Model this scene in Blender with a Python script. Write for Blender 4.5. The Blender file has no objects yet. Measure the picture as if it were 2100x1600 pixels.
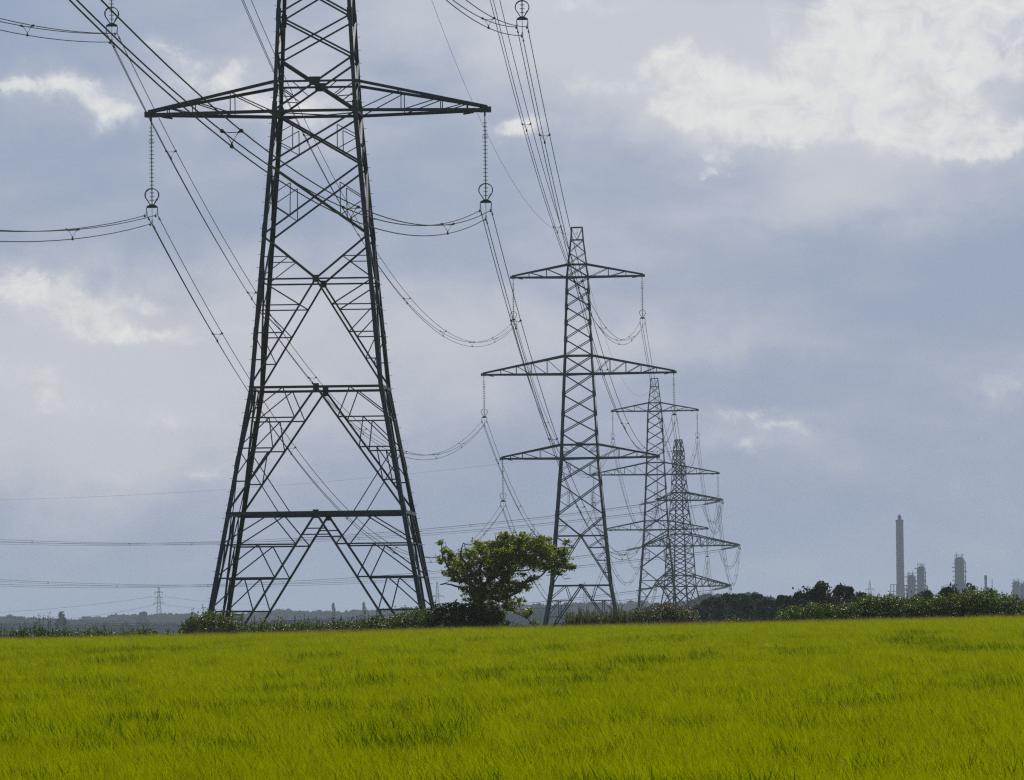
import bpy, math, random
import numpy as np
from mathutils import Vector, Matrix, noise

# ------------------------------------------------------------------ scene, camera, world, sun
sc = bpy.context.scene
W0, H0, F0 = 2100.0, 1600.0, 13800.0
HORIZON, ROLL = 1275.0, 0.0122
pitch = math.atan((HORIZON - H0 / 2) / F0)
FWD = Vector((0, math.cos(pitch), math.sin(pitch)))
UP0 = Vector((0, -math.sin(pitch), math.cos(pitch)))
RX0 = Vector((1, 0, 0))
RIGHT = RX0 * math.cos(ROLL) - UP0 * math.sin(ROLL)
UPV = RX0 * math.sin(ROLL) + UP0 * math.cos(ROLL)
cam_d = bpy.data.cameras.new("camera")
cam = bpy.data.objects.new("camera", cam_d)
sc.collection.objects.link(cam)
m = Matrix((RIGHT, UPV, -FWD)).transposed().to_4x4()
cam.matrix_world = m
cam_d.sensor_width = 36.0
cam_d.lens = 36.0 * F0 / W0
cam_d.clip_start = 1.0
cam_d.clip_end = 40000.0
sc.camera = cam

sc.view_settings.view_transform = 'Standard'
sc.view_settings.look = 'None'
sc.view_settings.exposure = 0.0
sc.view_settings.gamma = 1.0
sc.render.engine = 'CYCLES'
sc.cycles.max_bounces = 6
sc.cycles.transparent_max_bounces = 8
sc.cycles.volume_bounces = 1
sc.cycles.use_denoising = False
sc.cycles.filter_width = 1.3
sc.cycles.sample_clamp_indirect = 4.0
sc.cycles.sample_clamp_direct = 12.0


def P(x, y, Y):
    """the point at distance Y (metres north) seen at pixel x, y of the 2100 x 1600 photograph"""
    d = FWD * F0 + RIGHT * (x - W0 / 2) + UPV * (H0 / 2 - y)
    return d * (Y / d.y)


SUN_EL, SUN_AZ = math.radians(48), math.radians(14)      # azimuth from +Y towards +X
sun_d = bpy.data.lights.new("sun", 'SUN')
sun_d.energy = 4.6
sun_d.angle = math.radians(0.6)
sun_d.color = (1.0, 0.95, 0.86)
sun = bpy.data.objects.new("sun", sun_d)
sc.collection.objects.link(sun)
sdir = Vector((math.sin(SUN_AZ) * math.cos(SUN_EL), math.cos(SUN_AZ) * math.cos(SUN_EL), math.sin(SUN_EL)))
sun.rotation_euler = (-sdir).to_track_quat('-Z', 'Y').to_euler()
sun.location = (0, 0, 60)

world = bpy.data.worlds.new("World")
sc.world = world
world.use_nodes = True
wt = world.node_tree
for n in list(wt.nodes):
    wt.nodes.remove(n)


def srgb(r, g, b):
    def f(c):
        c /= 255.0
        return c / 12.92 if c <= 0.04045 else ((c + 0.055) / 1.055) ** 2.4
    return (f(r), f(g), f(b), 1.0)


def wn(t, **kw):
    n = wt.nodes.new(t)
    for k, v in kw.items():
        setattr(n, k, v)
    return n


def wmath(op, a, b=None, c=None, clamp=False):
    n = wn('ShaderNodeMath', operation=op)
    n.use_clamp = clamp
    for i, v in enumerate((a, b, c)):
        if v is None:
            continue
        if isinstance(v, (int, float)):
            n.inputs[i].default_value = v
        else:
            wt.links.new(v, n.inputs[i])
    return n.outputs[0]


def wvec(op, a, b=None):
    n = wn('ShaderNodeVectorMath', operation=op)
    for i, v in enumerate((a, b)):
        if v is None:
            continue
        if isinstance(v, (tuple, list)):
            n.inputs[i].default_value = v
        else:
            wt.links.new(v, n.inputs[i])
    return n


def wmix(fac, a, b):
    n = wn('ShaderNodeMix', data_type='RGBA')
    if isinstance(fac, (int, float)):
        n.inputs['Factor'].default_value = fac
    else:
        wt.links.new(fac, n.inputs['Factor'])
    for key, v in (('A', a), ('B', b)):
        s = [i for i in n.inputs if i.name == key and i.type == 'RGBA'][0]
        if isinstance(v, tuple):
            s.default_value = v
        else:
            wt.links.new(v, s)
    return [o for o in n.outputs if o.type == 'RGBA'][0]


def wstep(x, lo, hi):
    n = wn('ShaderNodeMapRange', interpolation_type='SMOOTHSTEP')
    wt.links.new(x, n.inputs['Value'])
    n.inputs['From Min'].default_value = lo
    n.inputs['From Max'].default_value = hi
    return n.outputs['Result']


geo = wn('ShaderNodeTexCoord')
DIR = geo.outputs['Generated']
sep = wn('ShaderNodeSeparateXYZ')
wt.links.new(DIR, sep.inputs[0])
az = wmath('ARCTAN2', sep.outputs[0], sep.outputs[1])
el = wmath('ARCSINE', sep.outputs[2])
cmb = wn('ShaderNodeCombineXYZ')
wt.links.new(az, cmb.inputs[0])
wt.links.new(el, cmb.inputs[1])
AE = cmb.outputs[0]


def wnoise(scale, detail, rough, stretch=(1, 1, 1), off=(0, 0, 0), dist=0.0):
    mp = wn('ShaderNodeMapping')
    wt.links.new(AE, mp.inputs[0])
    mp.inputs['Scale'].default_value = stretch
    mp.inputs['Location'].default_value = off
    n = wn('ShaderNodeTexNoise')
    wt.links.new(mp.outputs[0], n.inputs['Vector'])
    n.inputs['Scale'].default_value = scale
    n.inputs['Detail'].default_value = detail
    n.inputs['Roughness'].default_value = rough
    n.inputs['Distortion'].default_value = dist
    return n


warp = wnoise(90, 7, 0.62)
wv = wvec('SUBTRACT', warp.outputs['Color'], (0.5, 0.5, 0.5))
wv2 = wvec('MULTIPLY', wv.outputs[0], (0.016, 0.010, 0.0))
AEW = wvec('ADD', AE, wv2.outputs[0]).outputs[0]
WARP2 = wvec('MULTIPLY', wv.outputs[0], (0.03, 0.014, 0.0))
AEW2 = wvec('ADD', AE, WARP2.outputs[0]).outputs[0]


def blobs(lst, coord):
    acc = None
    for (x, y, rx, ry, amp) in lst:
        d = FWD * F0 + RIGHT * (x - W0 / 2) + UPV * (H0 / 2 - y)
        d.normalize()
        a, e = math.atan2(d.x, d.y), math.asin(d.z)
        s = wvec('SUBTRACT', coord, (a, e, 0)).outputs[0]
        s = wvec('MULTIPLY', s, (F0 / rx, F0 / ry, 0)).outputs[0]
        dt = wn('ShaderNodeVectorMath', operation='DOT_PRODUCT')
        wt.links.new(s, dt.inputs[0])
        wt.links.new(s, dt.inputs[1])
        g = wmath('EXPONENT', wmath('MULTIPLY', dt.outputs['Value'], -1.0))
        acc = wmath('MULTIPLY', g, amp) if acc is None else wmath('MULTIPLY_ADD', g, amp, acc)
    return acc


# crisp cumulus edges: (x, y, rx, ry, strength), sizes as seen in the photograph, fixed in the sky
cum = blobs([
    (1740, 40, 130, 85, 1.1), (1900, 50, 200, 90, 1.1), (2080, 30, 130, 100, 0.9), (1790, 185, 150, 80, 0.9), (1900, 170, 150, 70, .5),
    (1600, 215, 170, 62, 1.15), (1450, 160, 105, 55, 1.0), (1390, 120, 60, 34, .85), (1280, 165, 80, 26, 0.6), (1215, 185, 45, 15, 0.35), (1320, 130, 60, 20, .6), (1390, 225, 85, 24, 0.9),
    (1600, 272, 110, 36, 0.9), (1850, 262, 170, 46, 1.0), (1960, 295, 120, 36, 1.0), (2090, 285, 130, 36, 0.85), (1960, 150, 110, 45, 0.6), (1700, 120, 70, 65, .6),
    (1635, 150, 70, 26, -0.3), (1790, 120, 60, 34, -0.3), (2060, 195, 80, 30, -0.4), (1740, 245, 50, 22, -.25),
    (1462, 348, 26, 12, 0.75), (1485, 318, 26, 15, 0.55),
    (50, 178, 50, 24, 0.95), (130, 170, 60, 26, 0.95), (185, 195, 60, 30, 0.8), (235, 238, 62, 30, 1.15), (15, 180, 22, 16, 0.6),
    (355, 112, 52, 26, 1.05), (390, 165, 60, 26, 0.6), (460, 165, 62, 34, 1.0), (540, 220, 100, 34, 0.85), (640, 240, 70, 30, .8),
    (1062, 268, 34, 18, 1.05), (1105, 260, 48, 22, 0.55), (1180, 180, 50, 22, 0.35), (1200, 10, 110, 16, .6),
    (1530, 852, 60, 20, 0.7), (1595, 880, 46, 16, .65), (1540, 925, 36, 20, 0.72), (1460, 910, 30, 18, .5), (425, 970, 40, 18, 0.75), (2060, 800, 70, 30, .5),
    (25, 590, 100, 36, 0.8), (120, 605, 100, 42, 0.65), (180, 645, 90, 44, .55), (220, 676, 130, 20, 0.55), (350, 674, 130, 15, 0.55), (540, 665, 70, 14, .4),
    (20, 765, 100, 38, 0.75), (120, 830, 90, 34, 0.65), (350, 850, 100, 30, 0.55), (250, 970, 100, 28, .5), (300, 622, 40, 16, .6),
], AEW)
n1 = wnoise(170, 12, 0.70, (1, 1.2, 1), (3.1, 1.7, 0), 0.6)
n1f = wmath('MULTIPLY_ADD', n1.outputs['Fac'], 2.6, -1.3)
cm1 = wmath('MINIMUM', cum, 1.05)
gate = wmath('MINIMUM', wmath('MULTIPLY_ADD', cum, 1.1, 0.05), 1.0)
cumf = wmath('MULTIPLY_ADD', n1f, gate, cm1)
n1b = wnoise(55, 7, 0.6, (1, 1.3, 1), (1.1, 0.7, 0), 0.5)
cumb = wmath('MULTIPLY_ADD', n1b.outputs['Fac'], 1.6, -0.8)
cumf = wmath('MULTIPLY_ADD', cumb, gate, cumf)
cmask = wstep(cumf, -0.02, 1.15)
cmask2 = wstep(cumf, 0.35, 1.7)
# broad soft veils
soft = blobs([
    (60, 900, 420, 190, 0.95), (250, 680, 480, 140, 0.8), (150, 200, 260, 70, .35), (640, 220, 130, 80, .4), (1600, 200, 420, 130, .5), (600, 620, 260, 120, .35), (950, 680, 260, 170, 0.5), (1450, 690, 330, 70, 0.5), (1250, 520, 170, 60, 0.35),
    (1750, 120, 640, 280, 0.95), (1150, 60, 300, 140, .3), (1000, 40, 420, 110, 0.55), (600, 840, 420, 120, .35), (2050, 760, 230, 100, 0.3),
    (420, 150, 330, 160, 0.3), (1700, 420, 500, 60, .25), (1540, 900, 200, 60, .35),
], AEW2)
n2 = wnoise(26, 6, 0.5, (1, 1.9, 1), (0.4, 2.2, 0), 0.4)
n3 = wnoise(75, 6, 0.55, (1, 2.6, 1), (5.4, 0.2, 0), 0.3)
softf = wmath('MULTIPLY_ADD', n2.outputs['Fac'], 1.2, wmath('ADD', soft, -0.72))
softf = wmath('MULTIPLY_ADD', n3.outputs['Fac'], 0.5, wmath('ADD', softf, -0.22))
smask = wstep(softf, -0.25, 1.0)

sky = wn('ShaderNodeTexSky', sky_type='NISHITA')
sky.sun_disc = False
sky.sun_elevation = SUN_EL
sky.sun_rotation = SUN_AZ
sky.air_density = 1.0
sky.dust_density = 1.5
sky.ozone_density = 1.5


def k10(r, g, b, s=10.0):
    c = srgb(r, g, b)
    return (c[0] * s, c[1] * s, c[2] * s, 1.0)


veil = wmix(smask, k10(145, 159, 188), k10(195, 199, 209))
veil = wmix(wmath('MULTIPLY', cmask, 0.85), veil, k10(207, 211, 218))
veil = wmix(wmath('MULTIPLY', cmask2, 0.9), veil, k10(232, 232, 229))
cov = wmath('MULTIPLY', wstep(sep.outputs[1], -0.5, 0.75), 0.93)
skycol = wmix(cov, sky.outputs[0], veil)
bg = wn('ShaderNodeBackground')
wt.links.new(skycol, bg.inputs['Color'])
bg.inputs['Strength'].default_value = 0.1
wo = wn('ShaderNodeOutputWorld')
wt.links.new(bg.outputs[0], wo.inputs['Surface'])

# ------------------------------------------------------------------ materials
MATS = {}


def principled(name, col, rough=0.6, metal=0.0, var=0.0, vscale=4.0, spec=0.5, translucent=0.0, island=0.0, objrnd=0.0, tcol=None, bump=0.0):
    if name in MATS:
        return MATS[name]
    mt = bpy.data.materials.new(name)
    mt.use_nodes = True
    nt = mt.node_tree
    for n in list(nt.nodes):
        nt.nodes.remove(n)
    out = nt.nodes.new('ShaderNodeOutputMaterial')
    b = nt.nodes.new('ShaderNodeBsdfPrincipled')
    b.inputs['Roughness'].default_value = rough
    b.inputs['Metallic'].default_value = metal
    b.inputs['Specular IOR Level'].default_value = spec
    col = tuple(col)[:3] + (1,)

    def bright(src, fac_socket, amp):
        mr = nt.nodes.new('ShaderNodeMapRange')
        nt.links.new(fac_socket, mr.inputs['Value'])
        mr.inputs['To Min'].default_value = 1 - amp
        mr.inputs['To Max'].default_value = 1 + amp
        mx = nt.nodes.new('ShaderNodeVectorMath')
        mx.operation = 'MULTIPLY'
        if isinstance(src, tuple):
            mx.inputs[0].default_value = src[:3]
        else:
            nt.links.new(src, mx.inputs[0])
        nt.links.new(mr.outputs[0], mx.inputs[1])
        return mx.outputs[0]
    src = col
    if var:
        tc = nt.nodes.new('ShaderNodeTexCoord')
        no = nt.nodes.new('ShaderNodeTexNoise')
        no.inputs['Scale'].default_value = vscale
        no.inputs['Detail'].default_value = 6
        nt.links.new(tc.outputs['Object'], no.inputs['Vector'])
        mr = nt.nodes.new('ShaderNodeMapRange')
        mr.inputs['From Min'].default_value = 0.3
        mr.inputs['From Max'].default_value = 0.7
        nt.links.new(no.outputs['Fac'], mr.inputs['Value'])
        src = bright(src, mr.outputs[0], var)
        if bump:
            bp = nt.nodes.new('ShaderNodeBump')
            bp.inputs['Strength'].default_value = bump
            nt.links.new(no.outputs['Fac'], bp.inputs['Height'])
            nt.links.new(bp.outputs[0], b.inputs['Normal'])
    if island:
        g = nt.nodes.new('ShaderNodeNewGeometry')
        src = bright(src, g.outputs['Random Per Island'], island)
    if objrnd:
        oi = nt.nodes.new('ShaderNodeObjectInfo')
        src = bright(src, oi.outputs['Random'], objrnd)
    if isinstance(src, tuple):
        b.inputs['Base Color'].default_value = src
    else:
        nt.links.new(src, b.inputs['Base Color'])
    sh = b.outputs[0]
    if translucent:
        tr = nt.nodes.new('ShaderNodeBsdfTranslucent')
        if isinstance(src, tuple):
            tr.inputs[0].default_value = src
        else:
            if tcol:
                tm = nt.nodes.new('ShaderNodeVectorMath')
                tm.operation = 'MULTIPLY'
                nt.links.new(src, tm.inputs[0])
                tm.inputs[1].default_value = tcol
                nt.links.new(tm.outputs[0], tr.inputs[0])
            else:
                nt.links.new(src, tr.inputs[0])
        mx = nt.nodes.new('ShaderNodeMixShader')
        mx.inputs[0].default_value = translucent
        nt.links.new(sh, mx.inputs[1])
        nt.links.new(tr.outputs[0], mx.inputs[2])
        sh = mx.outputs[0]
    nt.links.new(sh, out.inputs['Surface'])
    MATS[name] = mt
    return mt


STEEL = principled("painted_steel", (0.022, 0.030, 0.034), 0.45, 0.1, var=0.35, vscale=1.2, spec=0.45)
STEEL3 = principled("dull_painted_steel", (0.025, 0.032, 0.036), 0.8, 0.0, var=0.3, vscale=1.2, spec=0.2)
STEEL2 = principled("distant_steel", (0.02, 0.025, 0.03), 0.6, 0.1, var=0.2, vscale=0.5)
WIRE = principled("aluminium_cable", (0.016, 0.016, 0.019), 0.8, 0.0, var=0.1, spec=0.1)
GLASS = principled("insulator_glass", (0.42, 0.52, 0.44), 0.15, 0.0, var=0.15, vscale=8, spec=0.9, translucent=0.25)
IRON = principled("fitting_iron", (0.03, 0.035, 0.035), 0.5, 0.3, var=0.2)
BRIGHT = principled("galvanised_clamp", (0.55, 0.57, 0.62), 0.35, 0.5, var=0.1)
OAKLEAF = principled("oak_leaves", (0.135, 0.165, 0.008), 0.45, island=0.85, translucent=0.42, tcol=(1.5, 1.6, 0.5), spec=0.45)
BARK = principled("bark", (0.06, 0.055, 0.035), 0.85, var=0.4, vscale=6, bump=0.5)
HEDGELEAF = principled("hedge_leaves", (0.062, 0.085, 0.007), 0.36, island=0.85, translucent=0.4, tcol=(1.3, 1.5, 0.4), spec=0.3)
THORNLEAF = principled("hawthorn_leaves", (0.035, 0.055, 0.006), 0.5, island=0.85, translucent=0.3, tcol=(1.3, 1.5, 0.4), spec=0.15)
OLIVELEAF = principled("sallow_leaves", (0.085, 0.09, 0.028), 0.45, island=0.5, translucent=0.3)
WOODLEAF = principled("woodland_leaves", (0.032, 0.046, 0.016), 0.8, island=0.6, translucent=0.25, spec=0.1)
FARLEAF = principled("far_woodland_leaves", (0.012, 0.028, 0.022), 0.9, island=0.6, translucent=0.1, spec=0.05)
LEAFGLINT = principled("leaf_glint", (0.75, 0.72, 0.66), 0.6, island=0.15)  # white colour painted in for sun glints on glossy leaves
STALK = principled("dry_stalks", (0.16, 0.13, 0.05), 0.7, island=0.4, translucent=0.2)
CONCRETE = principled("chimney_concrete", (0.15, 0.09, 0.12), 0.8, var=0.15, vscale=0.3)
PLANT = principled("process_steelwork", (0.028, 0.028, 0.06), 0.7, 0.1, var=0.4, vscale=0.4)


# ------------------------------------------------------------------ helpers
COL = sc.collection


def tag(o, label=None, cat=None, group=None, kind=None):
    if label:
        o['label'] = label
    if cat:
        o['category'] = cat
    if group:
        o['group'] = group
    if kind:
        o['kind'] = kind
    return o


def empty(name, loc, rz=0.0):
    o = bpy.data.objects.new(name, None)
    o.empty_display_size = 0.5
    COL.objects.link(o)
    o.location = loc
    o.rotation_euler = (0, 0, rz)
    return o


def mesh_np(name, verts, quads, mat, parent=None, smooth=False, link=True):
    """verts (n,3) array, quads (m,k) array -> one mesh object"""
    me = bpy.data.meshes.new(name)
    verts = np.asarray(verts, dtype=np.float32)
    quads = np.asarray(quads, dtype=np.int32)
    k = quads.shape[1]
    me.vertices.add(len(verts))
    me.vertices.foreach_set('co', verts.ravel())
    me.loops.add(quads.size)
    me.loops.foreach_set('vertex_index', quads.ravel())
    me.polygons.add(len(quads))
    me.polygons.foreach_set('loop_start', np.arange(0, quads.size, k, dtype=np.int32))
    me.polygons.foreach_set('loop_total', np.full(len(quads), k, dtype=np.int32))
    if smooth:
        me.polygons.foreach_set('use_smooth', np.ones(len(quads), dtype=bool))
    me.update(calc_edges=True)
    me.materials.append(mat)
    o = bpy.data.objects.new(name, me)
    if link:
        COL.objects.link(o)
    if parent:
        o.parent = parent
    return o


class MB:
    def __init__(self):
        self.v = []
        self.f = []

    def add(self, vs, fs):
        b = len(self.v)
        self.v.extend(tuple(p) for p in vs)
        self.f.extend(tuple(i + b for i in f) for f in fs)

    def build(self, name, mat, parent=None, smooth=False):
        me = bpy.data.meshes.new(name)
        me.from_pydata(self.v, [], self.f)
        me.update()
        if smooth:
            me.polygons.foreach_set('use_smooth', np.ones(len(me.polygons), dtype=bool))
        me.materials.append(mat)
        o = bpy.data.objects.new(name, me)
        COL.objects.link(o)
        if parent:
            o.parent = parent
        return o

    def profile(self, p0, p1, prof, u, v):
        """extrude a closed 2-D profile in axes u, v from p0 to p1"""
        n = len(prof)
        vs = [p0 + u * a + v * b for a, b in prof] + [p1 + u * a + v * b for a, b in prof]
        fs = [(i, (i + 1) % n, n + (i + 1) % n, n + i) for i in range(n)]
        fs += [tuple(range(n - 1, -1, -1)), tuple(range(n, 2 * n))]
        self.add(vs, fs)

    def angle(self, p0, p1, w, nrm, off=0.0, t=None, flip=1):
        """an L-section steel member: one flange in the face plane (outward normal nrm), one pointing in"""
        d = (p1 - p0)
        if d.length < 1e-4:
            return
        d.normalize()
        n = (nrm - d * nrm.dot(d)).normalized()
        u = d.cross(n) * flip
        t = t or max(0.012, w * 0.14)
        o = n * off - u * (w / 2)
        self.profile(p0 + o, p1 + o, [(0, 0), (w, 0), (w, -t), (t, -t), (t, -w), (0, -w)], u, n)

    def box(self, p0, p1, w, h, up=Vector((0, 0, 1))):
        d = (p1 - p0).normalized()
        u = d.cross(up)
        if u.length < 1e-3:
            u = Vector((1, 0, 0))
        u.normalize()
        v = u.cross(d)
        self.profile(p0, p1, [(-w / 2, -h / 2), (w / 2, -h / 2), (w / 2, h / 2), (-w / 2, h / 2)], u, v)

    def cuboid(self, c, sx, sy, sz):
        self.box(Vector(c) - Vector((0, 0, sz / 2)), Vector(c) + Vector((0, 0, sz / 2)), sx, sy, Vector((0, 1, 0)))

    def tube(self, pts, r, n=6, closed=False):
        pts = [Vector(p) for p in pts]
        m = len(pts)
        vs, fs = [], []
        ref = Vector((0.13, 0.07, 1.0)).normalized()
        for i, p in enumerate(pts):
            if closed:
                d = pts[(i + 1) % m] - pts[i - 1]
            else:
                d = pts[min(i + 1, m - 1)] - pts[max(i - 1, 0)]
            d.normalize()
            rf = ref if abs(d.dot(ref)) < 0.95 else Vector((1, 0.1, 0))
            u = d.cross(rf).normalized()
            v = d.cross(u)
            rr = r[i] if isinstance(r, (list, tuple)) else r
            for k in range(n):
                a = 2 * math.pi * k / n
                vs.append(p + u * (math.cos(a) * rr) + v * (math.sin(a) * rr))
        last = m if closed else m - 1
        for i in range(last):
            j = (i + 1) % m
            for k in range(n):
                k2 = (k + 1) % n
                fs.append((i * n + k, i * n + k2, j * n + k2, j * n + k))
        if not closed:
            fs.append(tuple(range(n - 1, -1, -1)))
            fs.append(tuple((m - 1) * n + k for k in range(n)))
        self.add(vs, fs)

    def lathe(self, c, axis, prof, n=12):
        """prof: (radius, distance along axis)"""
        axis = axis.normalized()
        rf = Vector((0, 0, 1)) if abs(axis.z) < 0.9 else Vector((1, 0, 0))
        u = axis.cross(rf).normalized()
        v = axis.cross(u)
        vs, fs = [], []
        for r, h in prof:
            for k in range(n):
                a = 2 * math.pi * k / n
                vs.append(c + axis * h + (u * math.cos(a) + v * math.sin(a)) * r)
        for i in range(len(prof) - 1):
            for k in range(n):
                k2 = (k + 1) % n
                fs.append((i * n + k, i * n + k2, (i + 1) * n + k2, (i + 1) * n + k))
        self.add(vs, fs)


# ------------------------------------------------------------------ towers: where they stand
M1 = P(655.5, 578, 390)
M2 = P(1191, 1100, 846)
M3 = P(1347.5, 1198, 1293)
M4 = P(1394.5, 1150, 1745)
ZREF1, ZREF2, ZREF3, ZREF4 = P(654, 233, 390).z, P(1188, 940, 846).z, P(1345, 1086.5, 1293).z, P(1395, 1203, 1745).z
HB1, HB2, HB4 = 34.5, 23.4, 15.2
LINE_YAW = -math.atan2(M2.x - M1.x, 456.0)
B1 = Vector((M1.x, 390, ZREF1 - HB1))
B2 = Vector((M2.x, 846, ZREF2 - HB2))
B3 = Vector((M3.x, 1293, ZREF3 - HB2))
B4 = Vector((M4.x, 1745, ZREF4 - HB4))

# ------------------------------------------------------------------ ground
GY = [-400, 20, 330, 338, 390, 600, 846, 1293, 1745, 2600, 4000, 13000]


def canopy0(x, y):
    """mean height of the top of the barley"""
    yy = np.clip(y, 0, 331)
    base = -1.478 + 0.003236 * yy
    tilt = 0.0098 * np.clip(x, -60, 60) * np.clip(yy / 331.0, 0.0, 1) ** 1.0
    und = 0.07 * np.sin(x * 0.21 + y * 0.033 + 1.0) * np.sin(y * 0.055 + 0.4) + 0.045 * np.sin(y * 0.16 + x * 0.05) + 0.03 * np.sin(x * 0.6 + 2.0 + 0.1 * y)
    return base + tilt + und * np.clip((331.0 - yy) / 160.0, 0.12, 1)


def ground_z(x, y):
    x = np.asarray(x, dtype=float)
    y = np.asarray(y, dtype=float)
    near = canopy0(x, y) - 0.78
    GZ = [0, 0, 0, -1.75, B1.z, B1.z - 0.4, B2.z, B3.z, B4.z, -12.5, -15.0, -18.0]
    far = np.interp(y, GY, GZ) + np.where(y < 346, 0.006 * np.clip(x, -60, 60), 0.0)
    k = np.clip((y - 331.0) / 7.0, 0, 1)
    return near * (1 - k) + far * k


def gz(x, y):
    return float(ground_z(x, y))


def sheet(xs, ys, fz):
    X, Y = np.meshgrid(np.array(xs, dtype=float), np.array(ys, dtype=float))
    Z = fz(X, Y)
    v = np.stack([X.ravel(), Y.ravel(), Z.ravel()], 1)
    nx, ny = len(xs), len(ys)
    i = np.arange((nx - 1) * (ny - 1))
    r, c = i // (nx - 1), i % (nx - 1)
    a = r * nx + c
    return v, np.stack([a, a + 1, a + nx + 1, a + nx], 1)


gxs = sorted(set(list(np.linspace(-4500, -150, 12)) + list(np.linspace(-120, 120, 81)) + list(np.linspace(150, 4500, 12))))
gys = sorted(set(list(np.linspace(-600, -20, 8)) + list(np.linspace(0, 331, 100)) + list(np.linspace(332, 345, 8)) + list(np.linspace(360, 2000, 50)) + list(np.linspace(2200, 13500, 25))))
v, q = sheet(gxs, gys, ground_z)
SOIL = principled("rough_pasture", (0.05, 0.07, 0.02), 0.9, var=0.4, vscale=0.02)
ground = mesh_np('ground', v, q, SOIL, smooth=True)
tag(ground, kind='structure')

# ------------------------------------------------------------------ barley
rng = np.random.default_rng(7)


def crop_mat(name, col, tcol, rough=0.5, var=0.25):
    mt = principled(name, col, rough, objrnd=var, translucent=0.5, tcol=tcol, spec=0.0)
    nt = mt.node_tree
    b = [n for n in nt.nodes if n.type == 'BSDF_PRINCIPLED'][0]
    return mt


AWN = crop_mat("barley_awns", (0.238, 0.255, 0.0), (1.15, 1.2, 0.5), var=0.2)
BLADE = crop_mat("barley_blades", (0.032, 0.068, 0.0), (1.0, 1.1, 0.4), var=0.3)
PALE = principled("pale_dead_blades", (0.55, 0.5, 0.4), 0.6, objrnd=0.3)
TIP = principled("reddish_awn_tips", (0.22, 0.13, 0.06), 0.6, objrnd=0.2, translucent=0.3)

# surface of the crop
cm = bpy.data.materials.new("barley_canopy")
cm.use_nodes = True
nt = cm.node_tree
pb = nt.nodes['Principled BSDF']
pb.inputs['Roughness'].default_value = 0.8
pb.inputs['Specular IOR Level'].default_value = 0.02
tc = nt.nodes.new('ShaderNodeTexCoord')
mp = nt.nodes.new('ShaderNodeMapping')
mp.inputs['Scale'].default_value = (1.0, 0.28, 1.0)
nt.links.new(tc.outputs['Object'], mp.inputs[0])
no = nt.nodes.new('ShaderNodeTexNoise')
no.inputs['Scale'].default_value = 0.8
no.inputs['Detail'].default_value = 8
no.inputs['Roughness'].default_value = 0.65
nt.links.new(mp.outputs[0], no.inputs['Vector'])
cr = nt.nodes.new('ShaderNodeValToRGB')
cr.color_ramp.elements[0].position = 0.3
cr.color_ramp.elements[0].color = (0.15, 0.185, 0.0, 1)
cr.color_ramp.elements[1].position = 0.62
cr.color_ramp.elements[1].color = (0.23, 0.26, 0.0, 1)
nt.links.new(no.outputs['Fac'], cr.inputs[0])
nt.links.new(cr.outputs[0], pb.inputs['Base Color'])

fx = np.linspace(-75, 75, 151)
fy = np.concatenate([np.linspace(18, 120, 180), np.linspace(121, 331, 180)])


def canopy_sheet(x, y):
    z = canopy0(x, y) - 0.13
    rough = 0.05 * np.sin(x * 5.1 + 3 * np.sin(y * 1.3)) * np.sin(y * 2.7 + 2 * np.sin(x * 1.9))
    return z + rough


v, q = sheet(fx, fy, canopy_sheet)
# sides reach the soil
edge = (np.abs(v[:, 0]) > 74.9) | (v[:, 1] < 18.1) | (v[:, 1] > 330.9)
v[edge, 2] -= 0.5
crop_top = mesh_np('field', v, q, cm, smooth=True)
tag(crop_top, kind='structure')


def tuft(name, nbl, radius, hmin, hmax, width, lean, mat, curl=0.35, seed=0, root=-0.16):
    r = np.random.default_rng(seed)
    a = r.random(nbl) * 2 * np.pi
    rad = radius * np.sqrt(r.random(nbl))
    bx, by = rad * np.cos(a), rad * np.sin(a)
    h = r.uniform(hmin, hmax, nbl)
    lx = r.normal(-lean, 0.42, nbl)
    ly = r.normal(0.0, 0.25, nbl)
    ya = r.normal(0, 0.7, nbl)
    wx, wy = np.cos(ya) * width * 0.5, np.sin(ya) * width * 0.5
    rings = []
    for t, wk in ((0, 1.0), (0.4, 0.9), (0.75, 0.6), (1.0, 0.08)):
        s = t + curl * t * t
        cx = bx + lx * h * s * 0.8
        cy = by + ly * h * s * 0.8
        cz = root + h * (t - 0.22 * curl * t * t)
        rings.append((np.stack([cx - wx * wk, cy - wy * wk, cz], 1), np.stack([cx + wx * wk, cy + wy * wk, cz], 1)))
    V = np.stack([p for rg in rings for p in rg], 1).reshape(-1, 3)   # nbl*8
    base = np.arange(nbl) * 8
    Q = np.concatenate([np.stack([base + 2 * i, base + 2 * i + 1, base + 2 * i + 3, base + 2 * i + 2], 1) for i in range(3)])
    return mesh_np(name, V, Q, mat, link=False)


tcol_ = bpy.data.collections.new("barley_tufts")
protos = []
for i in range(6):
    protos.append(tuft('barley_a%d' % i, 150, 0.5, 0.14, 0.32, 0.005, 0.22, AWN, seed=10 + i))
for i in range(3):
    protos.append(tuft('barley_b%d' % i, 14, 0.22, 0.18, 0.36, 0.0105, 0.25, BLADE, curl=0.2, seed=30 + i))
protos.append(tuft('barley_c0', 3, 0.3, 0.16, 0.3, 0.014, 0.6, PALE, curl=0.8, seed=41))
protos.append(tuft('barley_d0', 34, 0.5, 0.28, 0.42, 0.007, 0.3, TIP, seed=42))
for i, o in enumerate(protos):
    o.name = 'barley_tuft_%02d' % i
    tcol_.objects.link(o)


def vnoise(x, y, s, seed):
    return np.array([noise.noise((a * s[0] + seed, b * s[1] + seed * 1.7, seed)) for a, b in zip(x, y)])


pts, scl, rot, idx = [], [], [], []


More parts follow.
